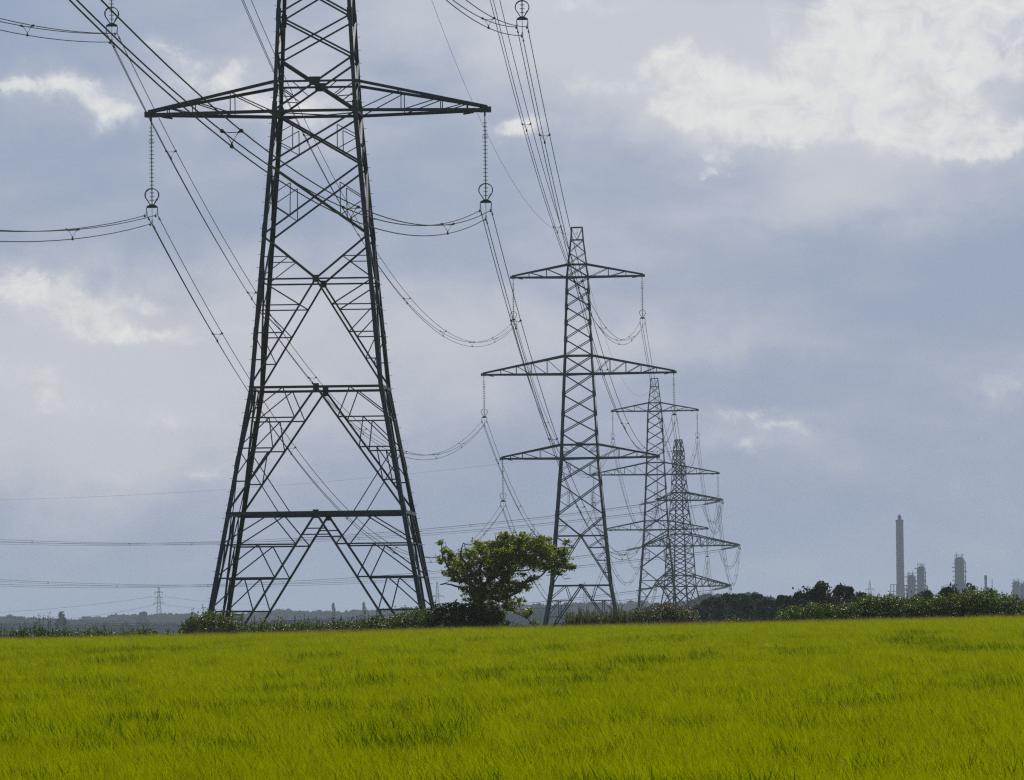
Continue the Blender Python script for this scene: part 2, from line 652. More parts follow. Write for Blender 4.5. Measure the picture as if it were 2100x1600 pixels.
def scatter(y0, y1, dens, kinds, scale, pw=None, thr=None, patch=(0.5, 0.12), seed=1, margin=5):
    xw = lambda yy: 0.079 * yy + margin
    area_n = int(dens * (y1 - y0) * 2 * xw(y1))
    yy = rng.uniform(y0, y1, area_n)
    xx = rng.uniform(-xw(y1), xw(y1), area_n)
    k = np.abs(xx) < xw(yy)
    xx, yy = xx[k], yy[k]
    if thr is not None:
        nz = vnoise(xx, yy, patch, seed) + 0.5 * vnoise(xx, yy, (patch[0] * 3.1, patch[1] * 3.1), seed + 9)
        k = nz > thr + rng.normal(0, 0.08, len(xx))
        xx, yy = xx[k], yy[k]
    zz = canopy0(xx, yy) + 0.035 * np.sin(xx * 2.3 + 1.7 * np.sin(yy * .9)) * np.sin(yy * 1.1 + 1.3 * np.sin(xx * 1.7)) + rng.normal(0, .02, len(xx))
    n = len(xx)
    pts.append(np.stack([xx, yy, zz], 1))
    scl.append(rng.uniform(scale[0], scale[1], n))
    rot.append(np.stack([rng.normal(0, 0.08, n), rng.normal(0, 0.1, n), rng.normal(0, 0.45, n)], 1))
    idx.append(rng.choice(kinds, n))


A_ = list(range(6))
B_ = [6, 7, 8]
scatter(40, 75, 5.0, A_, (0.75, 1.1))
scatter(75, 130, 3.4, A_, (0.8, 1.15))
scatter(130, 220, 2.2, A_, (0.9, 1.3))
scatter(220, 331, 1.5, A_, (1.0, 1.5))
scatter(324, 331, 3.0, A_, (1.0, 1.4))
scatter(320, 331, 1.5, [10], (0.7, 1.5))
scatter(322, 331, 0.9, B_, (1.0, 2.0))
scatter(40, 100, 9.0, B_, (0.6, 1.15), thr=0.36, patch=(0.8, 0.2), seed=3.3)
scatter(100, 240, 4.0, B_, (0.8, 1.4), thr=0.36, patch=(0.42, 0.085), seed=5.7)
scatter(40, 331, 1.0, B_, (0.3, 0.8))
scatter(40, 120, 3.0, B_, (0.4, 0.8), thr=0.15, patch=(0.6, 0.16), seed=8.1)
scatter(40, 240, 0.05, [9], (0.7, 1.1))
pts = np.concatenate(pts).astype(np.float32)
scl = np.concatenate(scl).astype(np.float32)
rot = np.concatenate(rot).astype(np.float32)
idx = np.concatenate(idx).astype(np.int32)
me = bpy.data.meshes.new('barley_crop')
me.vertices.add(len(pts))
me.vertices.foreach_set('co', pts.ravel())
for nm, ty, arr, key in (('scl', 'FLOAT', scl, 'value'), ('rot', 'FLOAT_VECTOR', rot.ravel(), 'vector'), ('idx', 'INT', idx, 'value')):
    at = me.attributes.new(nm, ty, 'POINT')
    at.data.foreach_set(key, arr)
me.update()
crop = bpy.data.objects.new('barley_crop', me)
COL.objects.link(crop)
tag(crop, 'green barley crop covering the whole foreground field', 'crop', kind='stuff')
ng = bpy.data.node_groups.new('crop_scatter', 'GeometryNodeTree')
ng.interface.new_socket('Geometry', in_out='INPUT', socket_type='NodeSocketGeometry')
ng.interface.new_socket('Geometry', in_out='OUTPUT', socket_type='NodeSocketGeometry')
gi, go = ng.nodes.new('NodeGroupInput'), ng.nodes.new('NodeGroupOutput')
ci = ng.nodes.new('GeometryNodeCollectionInfo')
ci.inputs['Collection'].default_value = tcol_
ci.inputs['Separate Children'].default_value = True
ci.inputs['Reset Children'].default_value = True
iop = ng.nodes.new('GeometryNodeInstanceOnPoints')
iop.inputs['Pick Instance'].default_value = True


def nattr(name, dt):
    n = ng.nodes.new('GeometryNodeInputNamedAttribute')
    n.data_type = dt
    n.inputs['Name'].default_value = name
    return [o for o in n.outputs if o.enabled and o.name == 'Attribute'][0]


ng.links.new(gi.outputs[0], iop.inputs['Points'])
ng.links.new(ci.outputs[0], iop.inputs['Instance'])
ng.links.new(nattr('idx', 'INT'), iop.inputs['Instance Index'])
ng.links.new(nattr('rot', 'FLOAT_VECTOR'), iop.inputs['Rotation'])
ng.links.new(nattr('scl', 'FLOAT'), iop.inputs['Scale'])
ng.links.new(iop.outputs[0], go.inputs[0])
md = crop.modifiers.new('scatter', 'NODES')
md.node_group = ng

# ------------------------------------------------------------------ lattice pylons
XN, YN = Vector((1, 0, 0)), Vector((0, 1, 0))


class Pylon:
    """lattice tower; heights z are measured from the lowest cross-arm's bottom chord (z = 0), the base is at -hb"""

    def __init__(self, hb, widths, k=1.0):
        self.hb, self.w, self.k = hb, widths, k
        self.brace = MB()

    def hw(self, z):
        zs = [a for a, b in self.w]
        return float(np.interp(z, zs, [b for a, b in self.w]))

    def pt(self, face, s, z):
        h = self.hw(z)
        zz = z + self.hb
        return {0: Vector((s * h, -h, zz)), 1: Vector((s * h, h, zz)), 2: Vector((-h, s * h, zz)), 3: Vector((h, s * h, zz))}[face]

    NRM = {0: Vector((0, -1, 0)), 1: Vector((0, 1, 0)), 2: Vector((-1, 0, 0)), 3: Vector((1, 0, 0))}

    def bar(self, s0, z0, s1, z1, w, off=0.0, faces=(0, 1, 2, 3), mb=None):
        for f in faces:
            (mb or self.brace).angle(self.pt(f, s0, z0), self.pt(f, s1, z1), w * self.k, self.NRM[f], off)

    def both(self, s0, z0, s1, z1, w, off=0.0, **kw):
        self.bar(s0, z0, s1, z1, w, off, **kw)
        self.bar(-s0, z0, -s1, z1, w, off, **kw)

    def xpanel(self, za, zb, w=0.10):
        self.bar(-1, za, 1, zb, w, 0.0)
        self.bar(1, za, -1, zb, w, -0.12 * w / 0.1)

    def horiz(self, z, w=0.13, off=0.014):
        self.bar(-1, z, 1, z, w, off)

    def xat(self, z, zt, zbm, apex_up=True):
        """s (fraction of the face) of a diagonal that runs from the centre at zt to the legs at zbm"""
        h = self.hw(zbm)
        f = (zt - z) / (zt - zbm)
        return h * f / self.hw(z)

    def gusset(self, s, z, a, b, faces=(0, 1, 2, 3), off=0.02):
        for f in faces:
            p = self.pt(f, s, z)
            n = self.NRM[f]
            u = XN if f < 2 else YN
            self.brace.profile(p + n * off, p + n * (off + 0.014), [(-a / 2, -b / 2), (a / 2, -b / 2), (a / 2, b / 2), (-a / 2, b / 2)], u, Vector((0, 0, 1)))

    def legs(self, parent, mat, w, joints=(), pegs=False):
        t = max(0.02, w * 0.13)
        zs = sorted([a for a, b in self.w])
        for sx in (-1, 1):
            for sy in (-1, 1):
                mb = MB()
                for z0, z1 in zip(zs[:-1], zs[1:]):
                    ww = w * (1.0 if z1 <= 3 else 0.84 if z1 < 13 else 0.68 if z1 < 23 else 0.5)
                    p0 = Vector((sx * self.hw(z0), sy * self.hw(z0), z0 + self.hb))
                    p1 = Vector((sx * self.hw(z1), sy * self.hw(z1), z1 + self.hb))
                    mb.profile(p0, p1, [(0, 0), (ww, 0), (ww, t), (t, t), (t, ww), (0, ww)], XN * -sx, YN * -sy)
                for z in joints:
                    L = 0.75
                    ww = w * 1.12
                    h0, h1 = self.hw(z - L / 2) + 0.025, self.hw(z + L / 2) + 0.025
                    mb.profile(Vector((sx * h0, sy * h0, z - L / 2 + self.hb)), Vector((sx * h1, sy * h1, z + L / 2 + self.hb)),
                               [(0, 0), (ww, 0), (ww, .02), (.02, .02), (.02, ww), (0, ww)], XN * -sx, YN * -sy)
                # concrete-capped stub
                pz = Vector((sx * self.hw(-self.hb), sy * self.hw(-self.hb), 0))
                mb.box(pz + Vector((0, 0, -0.6)), pz + Vector((0, 0, 0.12)), w * 2.2, w * 2.2, Vector((0, 1, 0)))
                if pegs and (sx * sy > 0):
                    z = -self.hb + 3
                    i = 0
                    while z < zs[-1] - 1:
                        h = self.hw(z)
                        p = Vector((sx * (h - 0.04), sy * (h - 0.04), z + self.hb))
                        d = XN * sx if i % 2 else YN * sy
                        mb.box(p, p + d * 0.2, 0.022, 0.022)
                        z += 0.38
                        i += 1
                mb.build('leg', mat, parent)

    def lam(self, zt, zb, subs, w=0.13, wr=0.062, beamw=0.17, hanger=False, ties=0):
        """beam at zt with a gusset; two struts run down to the legs at zb; subs = heights of the secondary horizontals"""
        self.horiz(zt, beamw)
        self.horiz(zt - beamw * 0.75, beamw * 0.55, -0.02) if beamw > 0.25 else None
        self.both(0, zt, 1, zb, w, 0.0)
        prev_s0, prev_s1, pz = 0.0, 1.0, zt
        for i, z in enumerate(subs):
            s = self.xat(z, zt, zb)
            self.both(s, z, 1, z, wr * 1.25, 0.012)
            mid = (prev_s0 + prev_s1) / 2
            if i < 3:
                self.both(mid, pz, 1, z, wr, -0.03)
                self.both(mid, pz, s, z, wr, -0.06)
            prev_s0, prev_s1, pz = s, 1.0, z

    def arm(self, side, zb, zt, L, posts, parent, mat, w=0.15, tipw=0.25, bays=True, tension=False):
        mb = MB()
        k = self.k
        zb_, zt_ = zb + self.hb, zt + self.hb
        hb_, ht_ = self.hw(zb), self.hw(zt)
        tip = side * L
        lo, hi = {}, {}
        for sy in (-1, 1):
            b0 = Vector((side * hb_, sy * hb_, zb_))
            t0 = Vector((side * ht_, sy * ht_, zt_))
            e = Vector((tip, sy * tipw, zb_ + 0.06))
            e2 = Vector((tip - side * 0.1, sy * tipw, zb_ + 0.24))
            n = Vector((0, sy, 0))
            mb.angle(b0, e, w * k, n, 0.012)
            mb.angle(t0, e2, w * k * 0.92, n, 0.016)

            def low(x):
                f = (x - hb_) / (L - hb_)
                return b0.lerp(e, f)

            def top(x):
                f = (x - ht_) / (L - 0.1 - ht_)
                return t0.lerp(e2, f)
            lo[sy], hi[sy] = low, top
            prev = b0
            for x in posts:
                mb.angle(low(x), top(x), 0.055 * k, n, -0.02)
                mb.angle(prev, top(x), 0.062 * k, n, -0.05)
                prev = low(x)
        # lacing between the two bottom chords and between the two top chords
        nodes = [hb_] + list(posts) + [L - 0.9]
        for a, b in zip(nodes[:-1], nodes[1:]):
            m_ = (a + b) / 2
            mb.angle(lo[-1](a), lo[1](m_), 0.055 * k, Vector((0, 0, -1)), 0.01)
            mb.angle(lo[1](m_), lo[-1](b), 0.055 * k, Vector((0, 0, -1)), 0.01)
            if bays:
                mb.angle(hi[-1](a), hi[1](b), 0.05 * k, Vector((0, 0, 1)), -0.01)
        # tip plates
        mb.profile(Vector((tip - side * 0.55, 0, zb_ - 0.02)), Vector((tip + side * 0.12, 0, zb_ - 0.02)),
                   [(-tipw - .03, -0.05), (tipw + .03, -0.05), (tipw + .03, 0.26), (-tipw - .03, 0.26)], YN, Vector((0, 0, 1)))
        mb.box(Vector((tip - side * 0.25, 0, zb_ - 0.3)), Vector((tip - side * 0.25, 0, zb_)), 0.1, 0.06)
        mb.box(Vector((tip - side * 1.5, 0, zb_ - 0.16)), Vector((tip - side * 0.9, 0, zb_ - 0.07)), 0.18, 0.09)
        return mb.build('cross_arm', mat, parent)


WID = [(-34.5, 7.19), (-30.7, 6.5), (-23.26, 5.15), (-16, 3.85), (0, 2.45), (10.6, 1.93), (12.9, 1.80), (22.8, 1.43), (24.4, 1.23), (27.5, 0.85), (29.06, 0.735)]


def l6(hb, tall, pegs, k=1.0):
    widths = [p for p in WID if p[0] >= (-34.5 if tall else -16)]
    if not tall:
        widths = [(-hb, 3.85 + (hb - 16) * 0.18)] + widths
    py = Pylon(hb, widths, k)
    br = py.xpanel
    br(0, 3.2, 0.125)
    py.horiz(0, 0.17)
    py.horiz(1.72, 0.13)
    py.gusset(0, 1.72, 0.62, 0.5)
    # small redundants in the lowest arm's panel
    py.both(1, 0.9, 0.52, 0.82, 0.055, -0.03)
    py.both(1, 1.72, 0.5, 0.86, 0.06, -0.05)
    py.both(.55, 1.72, 0.28, 1.2, 0.05, -0.07)
    for a, b in ((3.2, 5.6), (5.6, 8.05), (8.05, 10.6), (10.6, 12.9)):
        br(a, b, 0.105)
    for z in (10.6, 12.9):
        py.horiz(z, 0.15)
    nodes = [12.9, 15.0, 17.1, 19.1, 21.0, 22.8, 24.4]
    for a, b in zip(nodes[:-1], nodes[1:]):
        br(a, b, 0.09)
    for z in (22.8, 24.4):
        py.horiz(z, 0.13)
    br(24.4, 25.9, 0.065)
    br(25.9, 27.5, 0.065)
    # body below the lowest arm
    for za, zb in ((0, -3.05), (-3.05, -7.2)):
        br(zb, za, 0.115)
        zm = (za + zb) / 2
        q = za + (zb - za) * 0.27
        q2 = za + (zb - za) * 0.73
        sq = 0.5
        wr = 0.05
        py.both(1, zm, sq * 1.02, q, wr, -0.03)
        py.both(1, zm, sq * 0.98, q2, wr, -0.05)
        py.both(sq * 1.02, q, sq * 0.98, q2, wr, -0.07)
    py.both(1, -7.2, 0, -9.75, 0.115)
    py.both(1, -8.45, 0.49, -8.45, 0.055, -0.03)
    py.both(1, -9.75, 0.49, -8.45, 0.055, -0.06)
    py.horiz(-9.75, 0.10)
    py.gusset(0, -9.75, 0.34, 0.42)
    # struts under the waist
    py.both(0, -9.75, 1, -16, 0.105)
    subs = (-11.25, -12.85, -14.4)
    s = [py.xat(z, -9.75, -16) for z in subs]
    for sv, z in zip(s, subs):
        py.both(sv, z, 1, z, 0.07, 0.012)
    py.both(1, -9.75, s[0], subs[0], 0.075, -0.03)
    py.both(1, subs[0], s[1], subs[1], 0.06, -0.03)
    py.both(1, subs[1], s[2], subs[2], 0.055, -0.03)
    py.gusset(0, -16.05, 0.34, 0.5)
    if tall:
        py.lam(-16, -23.26, (-17.75, -19.5, -21.4), 0.115, beamw=0.15)
        py.both(1, -19.5, 0.42, -23.2, 0.055, -0.09)
        py.gusset(0, -23.32, 0.34, 0.5)
        py.lam(-23.26, -34.5, (-25.05, -26.95, -28.85, -31.4), 0.125, wr=0.07, beamw=0.2)
        for z in (-24.15, -24.5):
            sv = py.xat(z, -23.26, -34.5)
            py.bar(-sv, z, sv, z, 0.07, 0.02)
    else:
        py.lam(-16, -hb, (-17.9, -19.9), 0.125, wr=0.075, beamw=0.17)
    # plan bracing
    for z in (0, 10.6, 22.8):
        h = py.hw(z) * 0.97
        py.brace.angle(Vector((-h, -h, z + hb - .03)), Vector((h, h, z + hb - .03)), 0.07, Vector((0, 0, 1)), 0)
        py.brace.angle(Vector((h, -h, z + hb - .11)), Vector((-h, h, z + hb - .11)), 0.07, Vector((0, 0, 1)), 0)
    return py


def finish(py, root, mat, arms, legw, joints, pegs, peak=True, ew=None):
    py.legs(root, mat, legw, joints, pegs)
    tag(py.brace.build('bracing', mat, root))
    for (side, zb, zt, L, posts, w, kw) in arms:
        py.arm(side, zb, zt, L, posts, root, mat, w, **kw)
    if peak:
        pk = MB()
        zt, zl = 29.06, 27.5
        for f in range(4):
            pk.angle(py.pt(f, -1, zt), py.pt(f, 1, zt), 0.11, py.NRM[f], 0.01)
            pk.angle(py.pt(f, -1, zl), py.pt(f, 1, zl), 0.10, py.NRM[f], 0.01)
            pk.angle(py.pt(f, -1, zt), py.pt(f, 0, zl), 0.055, py.NRM[f], -0.02)
            pk.angle(py.pt(f, 1, zt), py.pt(f, 0, zl), 0.055, py.NRM[f], -0.02)
        c = Vector((0, 0, zt + py.hb))
        pk.box(c + Vector((0, -0.7, 0)), c + Vector((0, 0.7, 0)), 0.08, 0.08)
        pk.box(c + Vector((0, 0, -0.75)), c, 0.035, 0.035)
        pk.box(c + Vector((-0.06, 0, -0.85)), c + Vector((0.1, 0, -0.55)), 0.05, 0.05)
        pk.build('peak', mat, root)


SARMS = []
for sd in (-1, 1):
    SARMS += [(sd, 0, 1.72, 9.96, (4.95, 7.2, 8.7), 0.19, {}), (sd, 10.6, 12.9, 12.2, (3.95, 5.95, 7.85, 9.8), 0.2, {}),
              (sd, 22.8, 24.4, 8.37, (3.9, 6.1), 0.19, {})]
LEVELS = {0: (0.0, 9.96), 1: (10.6, 12.2), 2: (22.8, 8.37)}

# nearest pylon
pylon1 = empty('lattice_pylon', B1, LINE_YAW)
tag(pylon1, 'largest and nearest dark lattice pylon, standing behind the hedge left of the oak', 'pylon', 'pylons of the line crossing the fields')
p_a = l6(HB1, True, True)
finish(p_a, pylon1, STEEL, SARMS, 0.26, (-31.9, -20.3, -12.9, -6.9, 0.2, 5.6, 12.4, 19.1), True)
# second and third
pylon2 = empty('lattice_pylon', B2, LINE_YAW)
tag(pylon2, 'second lattice pylon with six arms, standing just right of the oak', 'pylon', 'pylons of the line crossing the fields')
p_b = l6(HB2, False, False, 1.15)
finish(p_b, pylon2, STEEL, SARMS, 0.29, (-16.2, -9.9, -7.0, -3.1, 3.2, 5.6, 8.05, 15, 17.1, 19.1, 21), False)
pylon3 = empty('lattice_pylon', B3, LINE_YAW)
tag(pylon3, 'third lattice pylon, between the second one and the wide-armed corner pylon', 'pylon', 'pylons of the line crossing the fields')
for ch in list(pylon2.children):
    c = ch.copy()
    COL.objects.link(c)
    c.parent = pylon3

# corner (tension) pylon
W4 = [(-15.2, 5.7), (0, 3.2), (10.5, 2.72), (22.3, 1.75), (24.4, 1.66), (35.2, 1.15), (38.0, 0.8)]
YAW4 = math.radians(23)
pylon4 = empty('lattice_pylon', B4, YAW4)
tag(pylon4, 'farthest pylon of the line, turned at an angle, its arms longer on the right', 'pylon', 'pylons of the line crossing the fields')
p4 = Pylon(HB4, W4, 2.1)
for a, b in ((0, 2.9), (2.9, 5.3), (5.3, 7.9), (7.9, 10.5), (10.5, 13.6), (13.6, 16.4), (16.4, 19.2), (19.2, 22.3), (22.3, 24.4), (24.4, 27), (27, 29.4), (29.4, 31.5),
             (31.5, 33.4), (33.4, 35.2)):
    p4.xpanel(a, b, 0.1)
for z in (0, 2.9, 10.5, 13.6, 22.3, 24.4, 35.2, 38):
    p4.horiz(z, 0.14)
for z in (5.3, 7.9, 16.4, 19.2):
    p4.gusset(0.0, z - 1.2, 0.5, 0.5)
p4.xpanel(-5.5, 0, 0.13)
p4.both(0, -5.5, 1, -15.2, 0.14)
p4.horiz(-5.5, 0.14)
p4.both(0.5, -9.8, 1, -9.8, 0.08)
p4.both(0.5, -5.5, 1, -9.8, 0.08, -.05)
# the peak: two small frames joined by a bar
for s_ in (-1, 1):
    p4.brace.box(Vector((-0.8, s_ * 0.8, 38 + HB4)), Vector((0.8, s_ * 0.8, 38 + HB4)), 0.16, 0.16)
p4.bar(-1, 38, 1, 35.2, 0.08)
p4.bar(1, 38, -1, 35.2, 0.08, -0.1)
A4 = {0: (0.0, 2.9, 7.1, 14.3), 1: (10.5, 13.6, 10.0, 17.0), 2: (22.3, 24.4, 6.1, 12.3)}
arms4 = []
for lv, (zb, zt, Ll, Lr) in A4.items():
    for sd, L in ((-1, Ll), (1, Lr)):
        hb_ = p4.hw(zb)
        n_ = max(2, int((L - hb_) / 2.2))
        posts = [hb_ + (L - hb_) * (i + 1) / (n_ + 1) for i in range(n_)]
        arms4.append((sd, zb, zt, L, posts, 0.16, dict(tipw=0.45)))
finish(p4, pylon4, STEEL3, arms4, 0.34, (), False, peak=False)

# ------------------------------------------------------------------ insulators and conductors


def lerp(a, b, t):
    return a + (b - a) * t


def rot2(v, a):
    return Vector((v.x * math.cos(a) - v.y * math.sin(a), v.x * math.sin(a) + v.y * math.cos(a), v.z))


def disc_string(mb, p, d, n, pitch, r=0.135, seg=12):
    for i in range(n):
        c = p + d * (pitch * i)
        mb.lathe(c, d, [(0.036, 0), (0.04, pitch * 0.42), (r, pitch * 0.50), (r * 0.98, pitch * 0.60), (0.04, pitch * 0.66), (0.035, pitch)], seg)


LEN_S = 5.60      # arm tip to upper pair of conductors
NAMES = {0: 'bottom', 1: 'middle', 2: 'top'}
SIDE = {-1: 'left', 1: 'right'}
ATT = {}


def suspension_parts(detail):
    ins, hard, rings, clamps = MB(), MB(), [], []
    seg = 12 if detail else 8
    top = Vector((0, 0, -0.06))
    disc_string(ins, Vector((0, 0, -0.42)), Vector((0, 0, -1)), 20, 0.222, 0.15 if detail else 0.19, seg)
    hard.tube([top, (0, 0, -0.44), (0, 0, -4.86), (0, 0, -5.1)], 0.03, 6)
    # yoke plate
    hard.profile(Vector((0, -0.02, -5.0)), Vector((0, 0.02, -5.0)), [(-0.3, -0.2), (0.3, -0.2), (0.34, -0.12), (0.1, 0.02), (-0.1, 0.02), (-0.34, -0.12)], XN, Vector((0, 0, 1)))
    for sx in (-1, 1):
        hard.tube([(sx * .29, 0, -5.15), (sx * .33, 0, -5.25), (sx * .31, 0, -5.42)], 0.028, 6)
    hard.tube([(0, 0, -5.15), (0, 0, -5.95)], 0.016, 6)
    r1 = MB()
    for sy in (-1, 1):
        pts = [(sy * .08, 0.0)]
        for a in range(-60, 241, 20):
            aa = math.radians(a)
            pts.append((math.cos(aa) * 0.40, 0.55 + math.sin(aa) * 0.40))
        loop = [Vector((0.12, sy * 0.05, -4.98))] + [Vector((math.cos(math.radians(a)) * 0.40, sy * 0.16 + sy * .02, -4.45 + math.sin(math.radians(a)) * 0.38)) for a in range(-48, 229, 15)] + [Vector((-0.12, sy * 0.05, -4.98))]
        r1.tube(loop, 0.026, 6)
    r2 = MB()
    r2.tube([(0.16 * math.cos(a) , 0.16 * math.sin(a) , -1.35 + 0.06 * math.sin(a * 2)) for a in [i * math.pi / 6 for i in range(12)]], 0.012, 5, closed=True)
    cls, dms = [], []
    for (x, z) in ((-.31, -LEN_S), (.31, -LEN_S), (0, -LEN_S - .5)):
        cl = MB()
        cl.box(Vector((x, -0.16, z + 0.02)), Vector((x, 0.16, z + 0.02)), 0.07, 0.11)
        cl.box(Vector((x, 0, z + 0.05)), Vector((x, 0, z + 0.2)), 0.09, 0.09)
        cls.append(cl)
        for sy in (-1, 1):
            dm = MB()
            y0 = sy * 1.3
            zz = z + 0.02 - 0.06 - (0.14 if sy > 0 else 0.12)
            dm.tube([(x, y0 - .22, zz), (x, y0 + .22, zz)], 0.012, 5)
            dm.box(Vector((x, y0, zz)), Vector((x, y0, zz + .14)), 0.03, 0.04)
            for s2 in (-1, 1):
                dm.tube([(x, y0 + s2 * .17, zz), (x, y0 + s2 * .29, zz)], 0.05, 6)
            dms.append(dm)
    return ins, hard, r1, r2, cls, dms


protos_s = {}


def suspension(tname, tower, yaw, lv, side, hb, detail=True):
    zb, L = LEVELS[lv]
    loc = tower + rot2(Vector((side * (L - 0.25), 0, 0)), yaw) + Vector((0, 0, hb + zb - 0.15))
    lab = 'green glass insulator string under the %s %s arm of the %s pylon' % (NAMES[lv], SIDE[side], tname)
    root = empty('insulator_string', loc, yaw)
    tag(root, lab, 'insulator', 'insulator strings hanging from the pylon arms')
    if detail not in protos_s:
        ins, hard, r1, r2, cls, dms = suspension_parts(detail)
        parts = [ins.build('discs', GLASS, root), hard.build('yoke', IRON, root), r1.build('arcing_ring', IRON, root), r2.build('upper_ring', IRON, root),
                 ] + [c.build('clamp', BRIGHT, root) for c in cls] + [c.build('damper', IRON, root) for c in dms]
        protos_s[detail] = parts
    else:
        for ch in protos_s[detail]:
            c = ch.copy()
            COL.objects.link(c)
            c.parent = root
    ATT[(tname, lv, side)] = loc + Vector((0, 0, -LEN_S))


for nm, tw, hb, det in (('nearest', B1, HB1, True), ('second', B2, HB2, False), ('third', B3, HB2, False)):
    for lv in (0, 1, 2):
        for sd in (-1, 1):
            suspension(nm, tw, LINE_YAW, lv, sd, hb, det)

SAG = 2.37e-4


def spacer(mb, mc, c, d, side, rr=1.0):
    up = Vector((0, 0, 1))
    A, Bp, Cc = c - side * 0.31, c + side * 0.31, c - up * 0.5
    a, b, e = c - side * 0.21 - up * 0.05, c + side * 0.21 - up * 0.05, c - up * 0.40
    mb.tube([a, b, e], 0.034 * rr, 6, closed=True)
    for p, q in ((A, a), (Bp, b), (Cc, e)):
        mb.tube([p, q], 0.038 * rr, 6)
        mb.tube([p - d * 0.1, p + d * 0.1], 0.068 * rr, 6)


def bundle(label, A, B, spac, r=0.021, group='triple conductor bundles of the power line', nwire=3, sag=SAG, cat='power line', sidev=None, spr=1.0):
    L = (Vector((B.x, B.y, 0)) - Vector((A.x, A.y, 0))).length
    d = Vector((B.x - A.x, B.y - A.y, 0)).normalized()
    sv = sidev or Vector((d.y, -d.x, 0))
    root = empty('conductor_bundle', A)
    tag(root, label, cat, group)

    def f(t):
        p = lerp(A, B, t)
        return Vector((p.x, p.y, p.z - sag * L * L * t * (1 - t)))
    N = 64
    offs = [(-0.31, 0), (0.31, 0), (0, -0.5)][:nwire]
    for (ox, oz) in offs:
        mb = MB()
        mb.tube([f(i / N) + sv * ox + Vector((0, 0, oz)) - A for i in range(N + 1)], r, 5)
        mb.build('conductor', WIRE, root, smooth=True)
    for s in spac:
        t = s / L
        if 0 < t < 1:
            mb = MB()
            p = f(t)
            dd = (f(min(1, t + 0.005)) - p).normalized()
            spacer(mb, None, p - A, dd, sv, spr)
            mb.build('spacer', IRON, root)
    return root


def single(label, A, B, r=0.014, sag=1.9e-4):
    L = (B - A).length
    mb = MB()
    N = 72
    mb.tube([Vector((lerp(A, B, i / N).x, lerp(A, B, i / N).y, lerp(A, B, i / N).z - sag * L * L * (i / N) * (1 - i / N))) - A for i in range(N + 1)], r, 5)
    o = mb.build('earth_wire', WIRE, None, smooth=True)
    o.location = A
    tag(o, label, 'earth wire', 'earth wires joining the pylon tops')
    return o


# towards the viewer from the nearest pylon (the pylon behind the viewer is out of sight)
for lv in (0, 1):
    for sd in (-1, 1):
        A = ATT[('nearest', lv, sd)]
        dirv = rot2(Vector((0, -1, 0)), LINE_YAW)
        z0 = ATT[('nearest', 0, 1)].z
        Bq = A + dirv * 456.0
        Bq.z = A.z + 9.3 
        bundle('triple bundle coming overhead towards the viewer from the nearest pylon, %s %s arm' % (NAMES[lv], SIDE[sd]), A, Bq, (43, 118, 175, 235), r=0.024)
order = (('nearest', 'second', 'nearest'), ('second', 'third', 'second'))
spx = {0: (43, 105, 165, 228, 290, 350, 405), 1: (45, 108, 170, 232, 294, 352, 410)}
for i, (a, b, w_) in enumerate(order):
    for lv in (0, 1, 2):
        for sd in (-1, 1):
            off = (lv * 17 + (sd > 0) * 9) % 30
            bundle('sagging triple bundle from the %s to the %s pylon, %s %s arms' % (a, b, NAMES[lv], SIDE[sd]),
                   ATT[(a, lv, sd)], ATT[(b, lv, sd)], [s - off * 0.4 for s in spx[i]], r=0.023 if i == 0 else 0.027, spr=1.0 if i == 0 else 1.15)
T1, T2, T3 = B1 + Vector((0, 0, HB1 + 28.35)), B2 + Vector((0, 0, HB2 + 28.35)), B3 + Vector((0, 0, HB2 + 28.35))
T4 = B4 + Vector((0, 0, HB4 + 37.9))
single('thin earth wire between the tops of the nearest and second pylons', T1, T2)
single('thin earth wire between the tops of the second and third pylons', T2, T3)
single('thin earth wire between the tops of the third and farthest pylons', T3, T4)

# corner pylon: tension strings, jumpers, the line leaving to the left
DOUT = Vector((-0.735, 0.678, 0)).normalized()
DIN = (Vector((B3.x, B3.y, 0)) - Vector((B4.x, B4.y, 0))).normalized()
SLEN = 6.6


def tension(lv, side, tip, d, which):
    root = empty('tension_insulator', tip)
    tag(root, 'paired tension insulators %s from the %s %s arm of the farthest pylon' % (which, NAMES[lv], SIDE[side]), 'insulator', 'tension insulators of the corner pylon')
    dd = (d + Vector((0, 0, -0.13))).normalized()
    sv = Vector((d.y, -d.x, 0))
    for k in (-1, 1):
        ins = MB()
        o = sv * 0.26 * k + Vector((0, 0, 0.16 * k))
        disc_string(ins, dd * 1.1 + o, dd, 22, 0.205, 0.16, 8)
        ins.build('discs', GLASS, root)
    h = MB()
    h.box(Vector((0, 0, 0)), dd * 0.75, 0.12, 0.12)
    h.box(dd * 0.8 - sv * 0.35 - Vector((0, 0, .2)), dd * 0.8 + sv * 0.35 + Vector((0, 0, .2)), 0.25, 0.12)
    h.box(dd * 5.8 - sv * 0.4 - Vector((0, 0, .2)), dd * 5.8 + sv * 0.4 + Vector((0, 0, .2)), 0.3, 0.15)
    h.box(dd * 5.8, dd * SLEN, 0.16, 0.2)
    h.box(dd * 0.7, dd * 5.9, 0.07, 0.07)
    h.build('yoke', IRON, root)
    r = MB()
    c = dd * 5.6 + Vector((0, 0, 0.45))
    r.tube([c + d * (0.36 * math.cos(a)) + Vector((0, 0, 0.36 * math.sin(a))) for a in [i * math.pi / 8 for i in range(16)]], 0.035, 6, closed=True)
    r.build('arcing_ring', IRON, root)
    return tip + dd * SLEN


